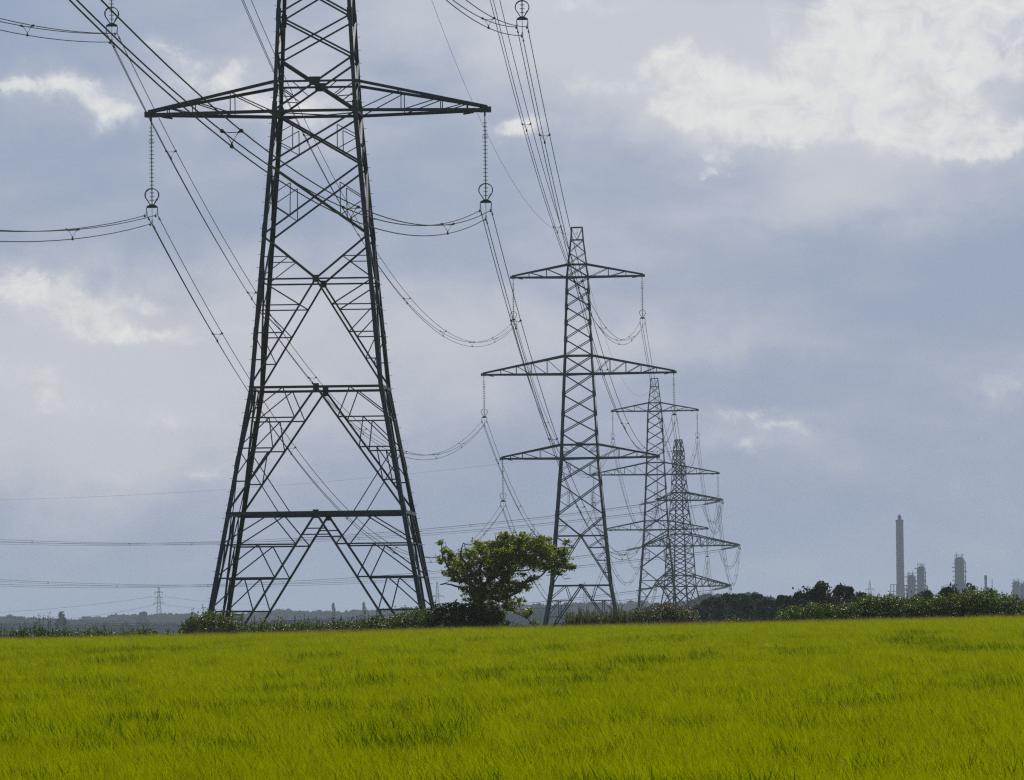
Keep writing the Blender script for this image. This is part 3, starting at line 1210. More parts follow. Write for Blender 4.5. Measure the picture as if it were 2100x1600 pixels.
for lv, (zb, zt, Ll, Lr) in A4.items():
    for sd, L in ((-1, Ll), (1, Lr)):
        tip = B4 + rot2(Vector((sd * L, 0, 0)), YAW4) + Vector((0, 0, HB4 + zb))
        e1 = tension(lv, sd, tip + Vector((0, 0, -0.1)), DIN, 'facing the viewer')
        e2 = tension(lv, sd, tip + Vector((0, 0, -0.1)), DOUT, 'leading away')
        jr = empty('jumper_loop', tip)
        tag(jr, 'slack triple jumper loop below the %s %s arm of the farthest pylon' % (NAMES[lv], SIDE[sd]), 'jumper', 'jumper loops of the corner pylon')
        sv1 = Vector((-DIN.y, DIN.x, 0))
        sv2 = Vector((DOUT.y, -DOUT.x, 0))
        for ox, oz in ((-0.31, 0), (0.31, 0), (0, -0.5)):
            a = e1 + sv1 * ox + Vector((0, 0, oz)) - tip
            b = e2 + sv2 * ox + Vector((0, 0, oz)) - tip
            mb = MB()
            mb.tube([lerp(a, b, t) + Vector((0, 0, -4.6 * (1 - abs(2 * t - 1) ** 2.4))) + (rot2(Vector((sd, 0, 0)), YAW4) * -0.2) for t in [i / 16 for i in range(17)]], 0.032, 5)
            mb.build('jumper_wire', WIRE, jr, smooth=True)
        bundle('sagging triple bundle from the third to the farthest pylon, %s %s arms' % (NAMES[lv], SIDE[sd]),
               ATT[('third', lv, sd)], e1, (44, 106, 168, 230, 292, 352, 410), r=0.03, spr=1.2)
        Eq = e2 + DOUT * 380
        Eq.z = e2.z + 4.0
        bundle('distant triple bundle running left across the sky from the farthest pylon, %s %s arm' % (NAMES[lv], SIDE[sd]),
               e2, Eq, (60, 125, 190, 255, 320, 360), r=0.036, spr=1.3, sag=2.45e-4)
E4 = T4 + DOUT * 380
E4.z = T4.z - 6.8
single('thin earth wire running left from the top of the farthest pylon', T4, E4, r=0.02, sag=1.7e-4)

# danger plate on the nearest pylon
sg = empty('warning_sign', B1 + rot2(p_a.pt(0, -0.72, -28.95) + Vector((0, -0.05, 0)), LINE_YAW), LINE_YAW)
tag(sg, 'small tan warning plate hung on the lowest left brace of the nearest pylon', 'sign')
mb = MB()
mb.box(Vector((-0.30, 0, -0.24)), Vector((0.30, 0, -0.24)), 0.02, 0.36)
mb.build('plate', principled("sign_face", (0.40, 0.34, 0.20), 0.5, var=0.2, vscale=5), sg)
mb = MB()
for a, b in (((-.32, -.06), (.32, -.06)), ((-.32, -.42), (.32, -.42))):
    mb.box(Vector((a[0], -0.012, a[1])), Vector((b[0], -0.012, b[1])), 0.03, 0.035)
for x in (-.31, .31):
    mb.box(Vector((x, -0.012, 0.04)), Vector((x, -0.012, -0.44)), 0.03, 0.03)
mb.build('sign_frame', IRON, sg)
mb = MB()
mb.box(Vector((-0.17, -0.016, -0.22)), Vector((-0.11, -0.016, -0.22)), 0.006, 0.06)
mb.box(Vector((-0.07, -0.016, -0.215)), Vector((0.13, -0.016, -0.215)), 0.006, 0.055)
mb.build('lettering_band', principled("sign_white", (0.8, 0.78, 0.7), 0.5, var=0.1), sg)


# ------------------------------------------------------------------ leaves


def leaves(centers, size, r, aspect=0.6, droop=0.0, jitter=0.5, up=0.0):
    """one bent leaf (two quads sharing the midrib) at every centre"""
    n = len(centers)
    d = r.normal(size=(n, 3))
    d[:, 2] = d[:, 2] * 0.8 + up
    d /= np.linalg.norm(d, axis=1)[:, None]
    h = r.normal(size=(n, 3))
    s = np.cross(d, h)
    s /= np.linalg.norm(s, axis=1)[:, None] + 1e-9
    nn = np.cross(d, s)
    L = (size * r.uniform(1 - jitter, 1 + jitter, n))[:, None]
    c = np.asarray(centers)
    a = c - d * L * 0.5
    b = c + d * L * 0.5 - nn * L * 0.12
    p = c + s * L * aspect * 0.5 + nn * L * 0.12
    q = c - s * L * aspect * 0.5 + nn * L * 0.12
    V = np.stack([a, p, b, q], 1).reshape(-1, 3)
    k = np.arange(n) * 4
    T = np.concatenate([np.stack([k, k + 1, k + 2], 1), np.stack([k, k + 2, k + 3], 1)])
    T = np.stack([np.stack([k, k + 1, k + 2], 1), np.stack([k, k + 2, k + 3], 1)], 1).reshape(-1, 3)
    return V, T


def clump_points(r, c, rad, n, shell=0.5, flat=1.0):
    v = r.normal(size=(n, 3))
    v /= np.linalg.norm(v, axis=1)[:, None]
    t = r.random(n) ** (1 / 3)
    t = shell + (1 - shell) * t if shell else t
    rad = np.asarray(rad)
    return np.asarray(c) + v * t[:, None] * rad


# ---- the oak in the hedge
TY = 341.0
oak = empty('oak_tree', P(985, 1290, TY))
oak.location.z = gz(oak.location.x, TY)
tag(oak, 'small spreading oak tree standing alone in the hedge between the two nearest pylons', 'tree')
O0 = oak.location.copy()
PXM = TY / F0


def OP(x, y, dy=0.0):
    p = P(x, y, TY)
    return Vector((p.x, p.y + dy, p.z)) - O0


def limb(name, pts, r0, r1, n=7, seed=0):
    r = random.Random(seed)
    P_ = [OP(*p) for p in pts]
    out = []
    for a, b in zip(P_[:-1], P_[1:]):
        for k in range(4):
            out.append(lerp(a, b, k / 4) + Vector((r.gauss(0, .02), r.gauss(0, .03), r.gauss(0, .02))))
    out.append(P_[-1])
    mb = MB()
    m_ = len(out)
    mb.tube(out, [r0 + (r1 - r0) * i / (m_ - 1) for i in range(m_)], n)
    mb.build(name, BARK, oak, smooth=True)
    return out


trunk = limb('trunk', [(985, 1310), (984, 1262), (978, 1225), (990, 1200)], 0.34, 0.22)
limbs = []
LB = [
    ([(985, 1225), (1030, 1228), (1065, 1212), (1080, 1195), (1110, 1181), (1135, 1160), (1158, 1140)], .10, .02),
    ([(990, 1205), (1015, 1180), (1045, 1150), (1060, 1120), (1050, 1100)], .09, .016),
    ([(985, 1205), (985, 1165), (1000, 1130), (1020, 1105)], .10, .018),
    ([(985, 1215), (950, 1190), (925, 1170), (908, 1145), (905, 1118)], .10, .018),
    ([(975, 1225), (955, 1208), (925, 1198), (902, 1199)], .10, .018),
    ([(1005, 1190, .5), (1040, 1170, .9), (1085, 1170, 1.2), (1110, 1150, 1.2), (1140, 1130, 1.0)], .07, .014),
    ([(990, 1205, -.3), (965, 1170, -.9), (945, 1140, -1.2), (950, 1115, -1.3)], .11, .02),
    ([(1000, 1190, -.4), (1030, 1150, -1.1), (1080, 1130, -1.4), (1100, 1110, -1.4)], .10, .02),
    ([(1000, 1225, .2), (1030, 1235, .5), (1060, 1258, .6), (1080, 1268, .7), (1098, 1285, .7)], .06, .012),
]
for i, (pp, a, b) in enumerate(LB):
    limbs.append(limb('branch', pp, a, b, 6, i))
lp = [p for l in limbs for p in l] + trunk
r = np.random.default_rng(5)
CL = [  # x, y, rx, ry, depth, depth radius, density
    (1045, 1110, 42, 20, 0.2, 1.0, 1.0), (1085, 1108, 32, 18, -.3, .9, 1.0), (1105, 1118, 32, 18, .4, .9, .9), (1060, 1130, 48, 18, -.6, 1.2, 1.0),
    (1110, 1140, 40, 18, 0, 1.1, .75), (1135, 1150, 30, 16, .6, .8, .65), (1155, 1140, 18, 16, 0, .6, .7), (1160, 1112, 7, 7, 0, .2, .8), (1158, 1128, 10, 6, .2, .3, .7),
    (1100, 1160, 26, 12, .8, .6, .6), (1128, 1166, 18, 9, -.3, .5, .5), (1165, 1160, 14, 8, .1, .4, .6), (1145, 1172, 16, 8, .1, .4, .6),
    (1000, 1125, 30, 16, .5, 1.0, .9), (1020, 1140, 36, 16, -.4, 1.1, .9), (985, 1120, 16, 10, .4, .6, .7), (960, 1138, 20, 12, -1, .8, .9), (978, 1114, 9, 7, -1, .4, .7),
    (990, 1152, 34, 16, .8, 1.0, .9), (950, 1160, 26, 14, -.8, .9, .9), (930, 1150, 20, 14, .2, .7, .8), (915, 1130, 13, 9, 0, .4, .8), (906, 1115, 8, 6, 0, .3, .8), (924, 1140, 10, 8, 0, .3, .7),
    (905, 1150, 11, 8, 0, .4, .7), (925, 1175, 18, 9, .2, .6, .8), (950, 1182, 22, 10, -.5, .7, .7), (975, 1178, 24, 12, .3, .8, .8), (1005, 1172, 28, 14, 0, 1.0, .8), (1040, 1160, 26, 12, 1, .8, .7),
    (990, 1198, 36, 14, 0, .9, 1.0), (960, 1205, 18, 8, .3, .5, .6), (1015, 1212, 30, 15, .3, .8, 1.1), (1050, 1210, 22, 10, .3, .6, .9), (1068, 1200, 14, 9, 0, .4, .7), (1085, 1192, 12, 6, 0, .3, .6),
    (1035, 1225, 24, 10, .4, .6, .8), (980, 1222, 34, 18, .2, 1.0, 1.3), (985, 1245, 40, 18, .2, 1.0, 1.4), (1000, 1265, 34, 16, .2, .9, 1.3), (1060, 1205, 10, 6, .2, .3, .5), (1080, 1206, 10, 4, .2, .3, .5),
    (1066, 1235, 12, 8, .5, .4, .6), (1072, 1258, 18, 7, .6, .4, .7), (1088, 1252, 8, 6, .6, .3, .6), (1050, 1250, 14, 6, .4, .4, .6), (1030, 1200, 10, 10, 0, .4, .6), (1065, 1196, 6, 4, 0, .3, .5),
    (1095, 1278, 10, 5, .6, .3, .6), (1028, 1176, 16, 10, .2, .6, .9), (1043, 1184, 11, 8, -.2, .4, .8), (1022, 1156, 24, 12, .2, .8, .8), (1046, 1146, 24, 10, .6, .6, .7),
    (940, 1168, 18, 10, .4, .6, .7), (962, 1192, 14, 7, .2, .5, .6), (1120, 1128, 26, 12, -.5, .6, .7), (1148, 1158, 18, 9, -.4, .4, .7), (1172, 1164, 6, 4, 0, .2, .7), (1040, 1178, 16, 9, .1, .5, .75), (1053, 1168, 14, 7, -.2, .4, .7), (1030, 1194, 16, 8, .2, .5, .9), (945, 1192, 15, 7, .1, .4, .7), (930, 1188, 9, 5, 0, .3, .6), (1070, 1176, 9, 5, .1, .3, .6), (1040, 1240, 18, 9, .3, .5, .9), (1022, 1256, 18, 12, .3, .5, 1.0), (1050, 1196, 10, 6, 0, .3, .6), (1096, 1186, 10, 5, .1, .3, .6),
    (1068, 1142, 20, 12, .1, .6, .9), (1080, 1156, 16, 9, -.1, .5, .8), (1060, 1158, 14, 8, .3, .4, .7), (1090, 1148, 18, 10, .5, .5, .8), (1030, 1100, 16, 8, 0, .4, .6), (975, 1132, 14, 8, 0, .4, .6),
]
tw = MB()
LV = []
for (cx, cy, rx, ry, dy, dr, den) in CL:
    nros = int(den * (rx * ry) / 8.0) + 4
    cpt = OP(cx, cy, dy)
    near = min(lp, key=lambda p: (Vector(p) - cpt).length)
    mid = (Vector(near) + cpt) / 2 + Vector((r.normal(0, .1), r.normal(0, .1), r.normal(0, .08)))
    tw.tube([near, mid, cpt], [0.03, 0.022, 0.012], 5)
    v3 = r.normal(size=(nros, 3))
    v3 /= np.linalg.norm(v3, axis=1)[:, None]
    v3 *= (r.random(nros) ** 0.42)[:, None]
    for t in v3:
        c = cpt + Vector((t[0] * rx * PXM * 1.05, t[1] * dr, t[2] * ry * PXM * 1.05))
        if r.random() < 0.6:
            tw.tube([cpt.lerp(c, 0.1), cpt.lerp(c, 0.6) + Vector((0, 0, .03)), c], [0.010, 0.008, 0.005], 4)
        nl = r.integers(11, 19)
        LV.append(np.array(c) + r.normal(0, 1, size=(nl, 3)) * np.array([.062, .075, .05]))
# bare twigs
for (a, b, c) in (((908, 1150), (894, 1150), (893, 1136)), ((925, 1130), (915, 1120), (913, 1110)), ((902, 1199), (920, 1194), (925, 1188)), ((955, 1130), (952, 1116), (951, 1112)),
                  ((1017, 1110), (1016, 1100), (1014, 1093)), ((1120, 1180), (1150, 1178), (1158, 1188)), ((1158, 1188), (1166, 1186), (1172, 1187)), ((1150, 1178), (1160, 1180), (1165, 1177)),
                  ((905, 1118), (902, 1108), (906, 1106)), ((940, 1195), (928, 1190), (922, 1188)), ((1040, 1190), (1062, 1182), (1066, 1192)), ((1062, 1182), (1066, 1178), (1070, 1190)),
                  ((910, 1182), (906, 1170), (904, 1168)), ((1166, 1120), (1176, 1118), (1180, 1121)), ((1090, 1280), (1105, 1290), (1110, 1296))):
    tw.tube([OP(*a), OP(*b), OP(*c)], [0.02, 0.014, 0.008], 4)
tw.build('twigs', BARK, oak)
LV = np.concatenate(LV)
V, T = leaves(LV, 0.115, r, 0.6)
mesh_np('crown', V, T, OAKLEAF, oak)


# ---- shrubs and hedges made of leaves and stems
def shrub(name, label, cat, cells, Y, leaf, mat, dens, dr=0.7, group=None, sprigs=0, sprig_h=0.35, seed=0, leaf_glint=0, stems=True, x0=None, drop=1.2, sprigmat=None):
    """cells: (x, top_y, half_width_px) columns as seen in the photograph; foliage fills from the ground to top_y"""
    r = np.random.default_rng(seed + 100)
    mx = sum(c[0] for c in cells) / len(cells)
    b = P(mx, 1290, Y)
    root = empty(name, (b.x, Y, gz(b.x, Y)))
    tag(root, label, cat, group)
    R0 = np.array(root.location)
    pts_, st = [], MB()
    glints = []
    for (x, ty, hwid) in cells:
        top = P(x, ty, Y)
        g = gz(top.x, Y) + 0.02
        h = max(0.25, top.z - g)
        wid = hwid * Y / F0
        n = int(dens * wid * h * 2.2)
        # lobes stacked up the column
        nl = max(2, int(h / (wid * 0.9)) + 1)
        for j in range(nl):
            zc = g + h * (j + 0.5) / nl
            rz_ = h / nl * 0.78
            cc = np.array([top.x + r.normal(0, wid * .15), Y + r.normal(0, dr * 0.3), min(zc, top.z - rz_ * 0.8)])
            k = clump_points(r, cc, (wid * 1.15, dr, rz_), max(6, n // nl), shell=0.35)
            pts_.append(k)
        for _ in range(sprigs):
            sx = top.x + r.uniform(-wid, wid)
            sy = Y + r.uniform(-dr, dr) * 0.7
            hh = sprig_h * r.uniform(0.35, 1.0)
            z0 = top.z - 0.25
            lx = r.normal(0, 0.18) * hh
            base, tipp = np.array([sx, sy, z0]), np.array([sx + lx, sy, z0 + 0.2 + hh])
            st.tube([Vector(base - R0), Vector(tipp - R0)], [0.008, 0.004], 4)
            m_ = int(6 + hh * 26)
            tt = r.random(m_)[:, None]
            pts_.append(base + (tipp - base) * tt + r.normal(0, 0.028, size=(m_, 3)))
        if stems:
            for _ in range(max(1, int(wid * 3))):
                sx, sy = top.x + r.uniform(-wid, wid) * .6, Y + r.uniform(-dr, dr) * .4
                st.tube([Vector((sx, sy, g - 0.1)) - Vector(R0), Vector((sx + r.normal(0, .1), sy, g + h * .5)) - Vector(R0), Vector((sx + r.normal(0, .25), sy + r.normal(0, .2), g + h * .9)) - Vector(R0)], [0.03, 0.02, 0.008], 4)
        for _ in range(leaf_glint):  # added white flecks on the near side, imitating sparkle off the leaves
            if r.random() < 0.25:
                glints.append([top.x + r.uniform(-wid, wid), Y - dr * r.uniform(.8, 1.05), g + h * r.uniform(.15, 0.95)])
    pts_ = np.concatenate(pts_)
    V, T = leaves(pts_ - R0, leaf, r, 0.62)
    mesh_np('foliage', V, T, mat, root)
    if st.v:
        st.build('stems', BARK, root)
    if glints:
        V, T = leaves(np.array(glints) - R0, 0.045, r, 0.9)
        mesh_np('leaf_glints', V, T, LEAFGLINT, root)
    return root


def cells(prof, step=14, hw=11, jit=6, seed=0):
    """prof: list of (x, top_y) -> columns"""
    rr = random.Random(seed)
    xs = [p[0] for p in prof]
    out = []
    x = xs[0]
    while x <= xs[-1]:
        ty = float(np.interp(x, xs, [p[1] for p in prof])) + rr.uniform(-jit, jit) + jit * 0.4
        out.append((x + rr.uniform(-3, 3), ty, hw * rr.uniform(.8, 1.25)))
        x += step * rr.uniform(.75, 1.25)
    return out


HY = 338.5
shrub('hedge', 'long tall glossy-leaved hedge along the right end of the field edge', 'hedge',
      cells([(1606, 1252), (1640, 1244), (1700, 1240), (1760, 1226), (1820, 1224), (1880, 1224), (1950, 1222), (2000, 1214), (2060, 1222), (2115, 1224), (2180, 1226), (2300, 1226)], 13, 13, 7, 1),
      HY, 0.085, HEDGELEAF, 1350, 1.0, sprigs=3, sprig_h=0.3, seed=1, leaf_glint=1)
shrub('hedge', 'low ragged hedge below the nearest pylon and left of the oak', 'hedge',
      cells([(372, 1276), (400, 1262), (440, 1256), (470, 1268), (500, 1278), (560, 1276), (600, 1278), (650, 1274), (700, 1279), (740, 1276), (765, 1264), (800, 1268), (830, 1256), (870, 1252)], 13, 12, 5, 2),
      HY, 0.082, HEDGELEAF, 1250, 0.8, sprigs=3, sprig_h=0.5, seed=2, leaf_glint=1)
shrub('hedge', 'thin low hedge with gaps at the far left end of the field edge', 'hedge',
      cells([(-140, 1292), (-40, 1296), (0, 1292), (12, 1290), (40, 1290), (80, 1288), (120, 1297), (170, 1291), (190, 1289), (240, 1296), (290, 1291), (330, 1294), (352, 1302)], 12, 10, 4, 3),
      HY, 0.08, HEDGELEAF, 1000, 0.7, sprigs=3, sprig_h=0.35, seed=3, leaf_glint=1)
shrub('bush', 'dark dense thorn bush around the foot of the oak on its left', 'bush',
      cells([(872, 1262), (905, 1240), (925, 1230), (940, 1244), (955, 1234), (975, 1246), (1005, 1256), (1030, 1272)], 12, 14, 5, 4),
      340.2, 0.105, THORNLEAF, 900, 1.0, sprigs=1, sprig_h=0.3, seed=4)
shrub('hedge', 'short low hedge in front of the second pylon, right of the oak', 'hedge',
      cells([(1146, 1275), (1180, 1262), (1220, 1266), (1262, 1262), (1300, 1258)], 12, 12, 5, 5),
      HY, 0.09, THORNLEAF, 850, 0.7, sprigs=2, sprig_h=0.35, seed=5, leaf_glint=1)
shrub('bush', 'rounded olive-green bush right of the second pylon', 'bush',
      cells([(1300, 1254), (1330, 1242), (1360, 1238), (1390, 1240), (1412, 1248), (1428, 1262)], 11, 15, 4, 6),
      339.2, 0.055, OLIVELEAF, 2200, 0.9, sprigs=2, sprig_h=0.2, seed=6, leaf_glint=1)
shrub('bush', 'little yellow-green bush alone in the hedge gap before the dark wood', 'bush',
      cells([(1492, 1270), (1510, 1264), (1524, 1268)], 9, 9, 3, 7), HY, 0.06, HEDGELEAF, 1100, 0.4, seed=7, sprigs=2, leaf_glint=1)
shrub('bush', 'scrubby weeds in the hedge gap right of the oak trunk', 'bush',
      cells([(1050, 1284), (1090, 1280), (1130, 1286)], 12, 9, 3, 8), HY, 0.05, THORNLEAF, 700, 0.4, seed=8, sprigs=2)
shrub('bush', 'low straggling growth between the round bush and the tall right hedge', 'bush',
      cells([(1440, 1274), (1475, 1276), (1545, 1277), (1600, 1268)], 14, 9, 3, 9), HY, 0.05, THORNLEAF, 800, 0.4, seed=9, sprigs=1)


def stalk(label, x, top, Y, w, mat, leafmat, n=1, seed=0, name='tall_weed', leafn=30):
    r = np.random.default_rng(seed + 500)
    b = P(x, 1300, Y)
    g = gz(b.x, Y)
    root = empty(name, (b.x, Y, g))
    tag(root, label, 'weed', 'tall weeds rising out of the hedge')
    st = MB()
    pts_ = []
    for k in range(n):
        t = P(x + r.normal(0, w), top + abs(r.normal(0, 8)), Y)
        s = Vector((b.x + r.normal(0, w * .02), Y + r.normal(0, .15), g)) - root.location
        e = Vector((t.x, Y + r.normal(0, .15), t.z)) - root.location
        st.tube([s, (s + e) / 2 + Vector((r.normal(0, .04), 0, 0)), e], [0.014, 0.01, 0.005], 4)
        tt = (0.25 + 0.75 * r.random(leafn))[:, None]
        pts_.append(np.array(s) + (np.array(e) - np.array(s)) * tt + r.normal(0, 0.045, size=(leafn, 3)))
    st.build('stem', mat, root)
    V, T = leaves(np.concatenate(pts_), 0.06, r, 0.5)
    mesh_np('leaves', V, T, leafmat, root)


for i, (x, top, lab) in enumerate([
        (48, 1268, 'short leafy weed, leftmost of those in the left hedge'), (82, 1256, 'tall dark-tipped weed with bare neck in the left hedge'),
        (101, 1254, 'tallest dark-tipped weed in the left hedge'), (132, 1266, 'forked leafy weed right of the tallest one in the left hedge'),
        (115, 1270, 'slim weed between the tallest and the forked ones in the left hedge'), (472, 1240, 'single slender stalk rising in front of the warning plate'),
        (520, 1262, 'leafy weed just right of the warning plate'), (246, 1286, 'small yellowish sprig in the middle of the left hedge'),
        (760, 1252, 'bushy sprig in the hedge at the right leg of the nearest pylon'), (386, 1272, 'sprig at the left foot of the nearest pylon')]):
    stalk(lab, x, top, HY - 0.5, 3, BARK, HEDGELEAF, n=3, seed=i, leafn=42)

# tall dry grass in the gap before the second pylon
r = np.random.default_rng(77)
gb = P(1220, 1290, HY - .3)
n = 420
gx = r.uniform(P(1160, 1280, HY).x, P(1300, 1280, HY).x, n)
gy = r.uniform(HY - .7, HY + .5, n)
V_, Q_ = [], []
for i in range(n):
    g = gz(gx[i], gy[i])
    pxx = 1050 + gx[i] / HY * F0
    hmax = P(pxx, 1236 + 14 * abs(math.sin(pxx * .05)), HY).z - g
    h = hmax * r.uniform(.6, 1.0)
    lx = r.normal(0, .12)
    w_ = .012
    b = len(V_)
    V_ += [(gx[i] - w_, gy[i], g), (gx[i] + w_, gy[i], g), (gx[i] + lx * .4 + w_, gy[i], g + h * .6), (gx[i] + lx * .4 - w_, gy[i], g + h * .6),
           (gx[i] + lx + w_ * 1.6, gy[i], g + h * .9), (gx[i] + lx - w_ * 1.6, gy[i], g + h * .9), (gx[i] + lx * 1.2 + .003, gy[i], g + h), (gx[i] + lx * 1.2 - .003, gy[i], g + h)]
    Q_ += [(b, b + 1, b + 2, b + 3), (b + 3, b + 2, b + 4, b + 5), (b + 5, b + 4, b + 6, b + 7)]
tg = mesh_np('dry_grass', V_, Q_, STALK)
tag(tg, 'tall brownish flowering grass standing in the hedge before the second pylon', 'grass', kind='stuff')


# ------------------------------------------------------------------ trees beyond the hedge
def far_tree(label, x, top, Y, wpx, leaf, mat, n, seed, group='trees beyond the hedge', shape='round', name='tree', trunk=True, base_y=None):
    r = np.random.default_rng(seed + 900)
    t = P(x, top, Y)
    g = gz(t.x, Y)
    h = t.z - g
    root = empty(name, (t.x, Y, g))
    tag(root, label, 'tree', group)
    w_ = wpx * Y / F0
    pts_ = []
    if shape == 'poplar':
        for j in range(9):
            f = j / 8
            zc = h * (0.18 + 0.78 * f)
            ww = w_ * (0.55 + 0.45 * math.sin(math.pi * min(1, f * 0.9 + .15))) * (1 - 0.5 * f ** 3)
            pts_.append(clump_points(r, (r.normal(0, w_ * .08), 0, zc), (ww, ww, h * 0.09), n // 9, shell=0.2))
    else:
        k = 36
        for j in range(k):
            a = r.uniform(0, 2 * math.pi)
            f = r.uniform(0.0, 1.0)
            zc = h * (0.25 + 0.62 * f)
            rr = w_ * math.sqrt(max(0.05, 1 - ((f - 0.35) / 0.72) ** 2)) * r.uniform(0.35, 0.95)
            cr = w_ * r.uniform(0.15, 0.34)
            pts_.append(clump_points(r, (math.cos(a) * rr * .85, math.sin(a) * rr, min(zc, h - cr * .8)), (cr, cr, cr * .75), n // k, shell=0.25))
        pts_.append(clump_points(r, (0, 0, h * .5), (w_ * .7, w_ * .7, h * .42), n // 4, shell=0.1))
        ex = r.normal(0, 1, size=(n // 9, 3)) * np.array([w_ * .42, w_ * .42, h * .12]) + np.array([0, 0, h * .6])
        pts_.append(ex[ex[:, 2] < h * .9])
        if shape == 'ground':
            pts_.append(clump_points(r, (0, 0, h * .28), (w_ * .95, w_ * .8, h * .28), n // 3, shell=0.3))
    pts_ = np.concatenate(pts_)
    pts_[:, 2] *= h / np.percentile(pts_[:, 2], 99.5)
    V, T = leaves(pts_, leaf, r, 0.75)
    mesh_np('crown', V, T, mat, root)
    mb = MB()
    mb.tube([(0, 0, -0.5), (0, 0, h * .3), (w_ * .05, 0, h * .6), (w_ * .02, 0, h * .85)], [h * .035 + .1, h * .028, h * .018, h * .006], 7)
    for j in range(5):
        a = r.uniform(0, 6.28)
        mb.tube([(0, 0, h * (.3 + .08 * j)), (math.cos(a) * w_ * .35, math.sin(a) * w_ * .35, h * (.5 + .07 * j)), (math.cos(a) * w_ * .6, math.sin(a) * w_ * .6, h * (.62 + .06 * j))], [h * .014, h * .009, h * .004], 5)
    mb.build('trunk', BARK, root)
    return root


MID = [  # x, top, Y, half width px, words
    (1432, 1246, 780, 22, 'dark tree at the left end of the dark wood, right of the round bush'),
    (1462, 1228, 800, 26, 'dark rounded tree, second from the left end of the dark wood'),
    (1492, 1221, 830, 26, 'dark broad tree beside the lowest right arm tip of the farthest pylon'),
    (1524, 1222, 790, 26, 'dark broad tree in the middle of the dark wood'),
    (1553, 1221, 820, 22, 'dark tree right of the middle of the dark wood'),
    (1572, 1232, 770, 20, 'low dark tree at the right end of the dark wood'),
    (1604, 1224, 700, 20, 'low mid-green tree filling the dip between dark wood and tall hedge'),
    (1622, 1228, 640, 18, 'small tree behind the left end of the tall right hedge'),
    (1655, 1211, 560, 28, 'left one of the pair of taller trees behind the right hedge'),
    (1684, 1200, 560, 27, 'tallest tree behind the right hedge, uneven topped, left of the rounded one'),
    (1728, 1204, 570, 25, 'dense rounded dark tree behind the right hedge, just right of the tallest'),
    (1775, 1220, 600, 26, 'low tree behind the right hedge below the faint far pylon'),
    (1895, 1216, 640, 22, 'low dark tree behind the right hedge at the foot of the stepped refinery column'),
    (1950, 1207, 600, 22, 'dark tree behind the right hedge just left of the tall refinery column'),
    (1988, 1210, 610, 18, 'small dark tree behind the right hedge at the foot of the tall refinery column'),
    (2030, 1214, 620, 18, 'low tree behind the right hedge under the short thin stack'),
]
for i, (x, top, Y, w_, lab) in enumerate(MID):
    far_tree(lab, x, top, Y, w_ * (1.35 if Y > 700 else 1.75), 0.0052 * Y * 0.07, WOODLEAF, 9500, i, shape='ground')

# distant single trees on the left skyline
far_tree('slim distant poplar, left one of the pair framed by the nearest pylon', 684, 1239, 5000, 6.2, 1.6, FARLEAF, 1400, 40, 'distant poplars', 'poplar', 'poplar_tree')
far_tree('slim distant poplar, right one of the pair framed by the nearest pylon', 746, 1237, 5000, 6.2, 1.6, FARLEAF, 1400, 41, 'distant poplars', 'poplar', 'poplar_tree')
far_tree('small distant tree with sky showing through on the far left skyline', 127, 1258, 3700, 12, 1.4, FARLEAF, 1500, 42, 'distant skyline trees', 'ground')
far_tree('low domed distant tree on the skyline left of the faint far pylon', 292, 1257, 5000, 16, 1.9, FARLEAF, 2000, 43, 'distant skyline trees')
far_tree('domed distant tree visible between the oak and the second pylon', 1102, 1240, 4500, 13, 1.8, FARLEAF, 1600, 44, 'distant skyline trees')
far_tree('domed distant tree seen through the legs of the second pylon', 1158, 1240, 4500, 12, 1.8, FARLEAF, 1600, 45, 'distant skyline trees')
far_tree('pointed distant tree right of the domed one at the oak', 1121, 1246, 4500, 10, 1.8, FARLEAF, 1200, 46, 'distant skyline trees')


def wood(name, label, prof, Y, leaf, mat, n, seed, depth=60, bottom=None):
    r = np.random.default_rng(seed)
    xs = [p[0] for p in prof]
    ts = [p[1] for p in prof]
    N = n
    out = []
    x = xs[0]
    rr = random.Random(seed)
    while x < xs[-1]:
        wpx = rr.uniform(4, 16)
        ty = float(np.interp(x, xs, ts)) + rr.uniform(-3.2, 3.6)
        yy = Y + rr.uniform(-depth, depth)
        t = P(x, ty, yy)
        g = gz(t.x, yy)
        h = max(2.0, t.z - g)
        w_ = wpx * yy / F0
        out.append(clump_points(r, (t.x, yy, t.z - h * .22), (w_, w_ * 1.2, h * .22), int(n * wpx), shell=0.3))
        out.append(clump_points(r, (t.x, yy, g + h * .40), (w_ * 1.1, w_ * 1.2, h * .42), int(n * wpx * 1.4), shell=0.3))
        x += wpx * rr.uniform(.45, .8)
    V, T = leaves(np.concatenate(out), leaf, r, 0.85)
    o = mesh_np(name, V, T, mat)
    tag(o, label, 'woodland', kind='stuff')
    return o


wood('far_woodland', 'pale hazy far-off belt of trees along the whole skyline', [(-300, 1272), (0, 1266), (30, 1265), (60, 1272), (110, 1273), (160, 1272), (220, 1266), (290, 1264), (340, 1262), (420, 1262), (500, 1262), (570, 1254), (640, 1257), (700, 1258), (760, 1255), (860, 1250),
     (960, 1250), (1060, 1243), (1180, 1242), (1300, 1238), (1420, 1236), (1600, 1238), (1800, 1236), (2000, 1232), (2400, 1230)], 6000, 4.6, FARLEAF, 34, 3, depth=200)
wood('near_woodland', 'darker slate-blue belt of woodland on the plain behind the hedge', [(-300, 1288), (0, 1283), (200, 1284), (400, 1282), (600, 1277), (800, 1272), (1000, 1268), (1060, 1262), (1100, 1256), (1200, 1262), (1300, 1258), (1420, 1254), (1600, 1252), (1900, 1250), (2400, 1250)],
     3900, 3.4, FARLEAF, 36, 4, depth=160)
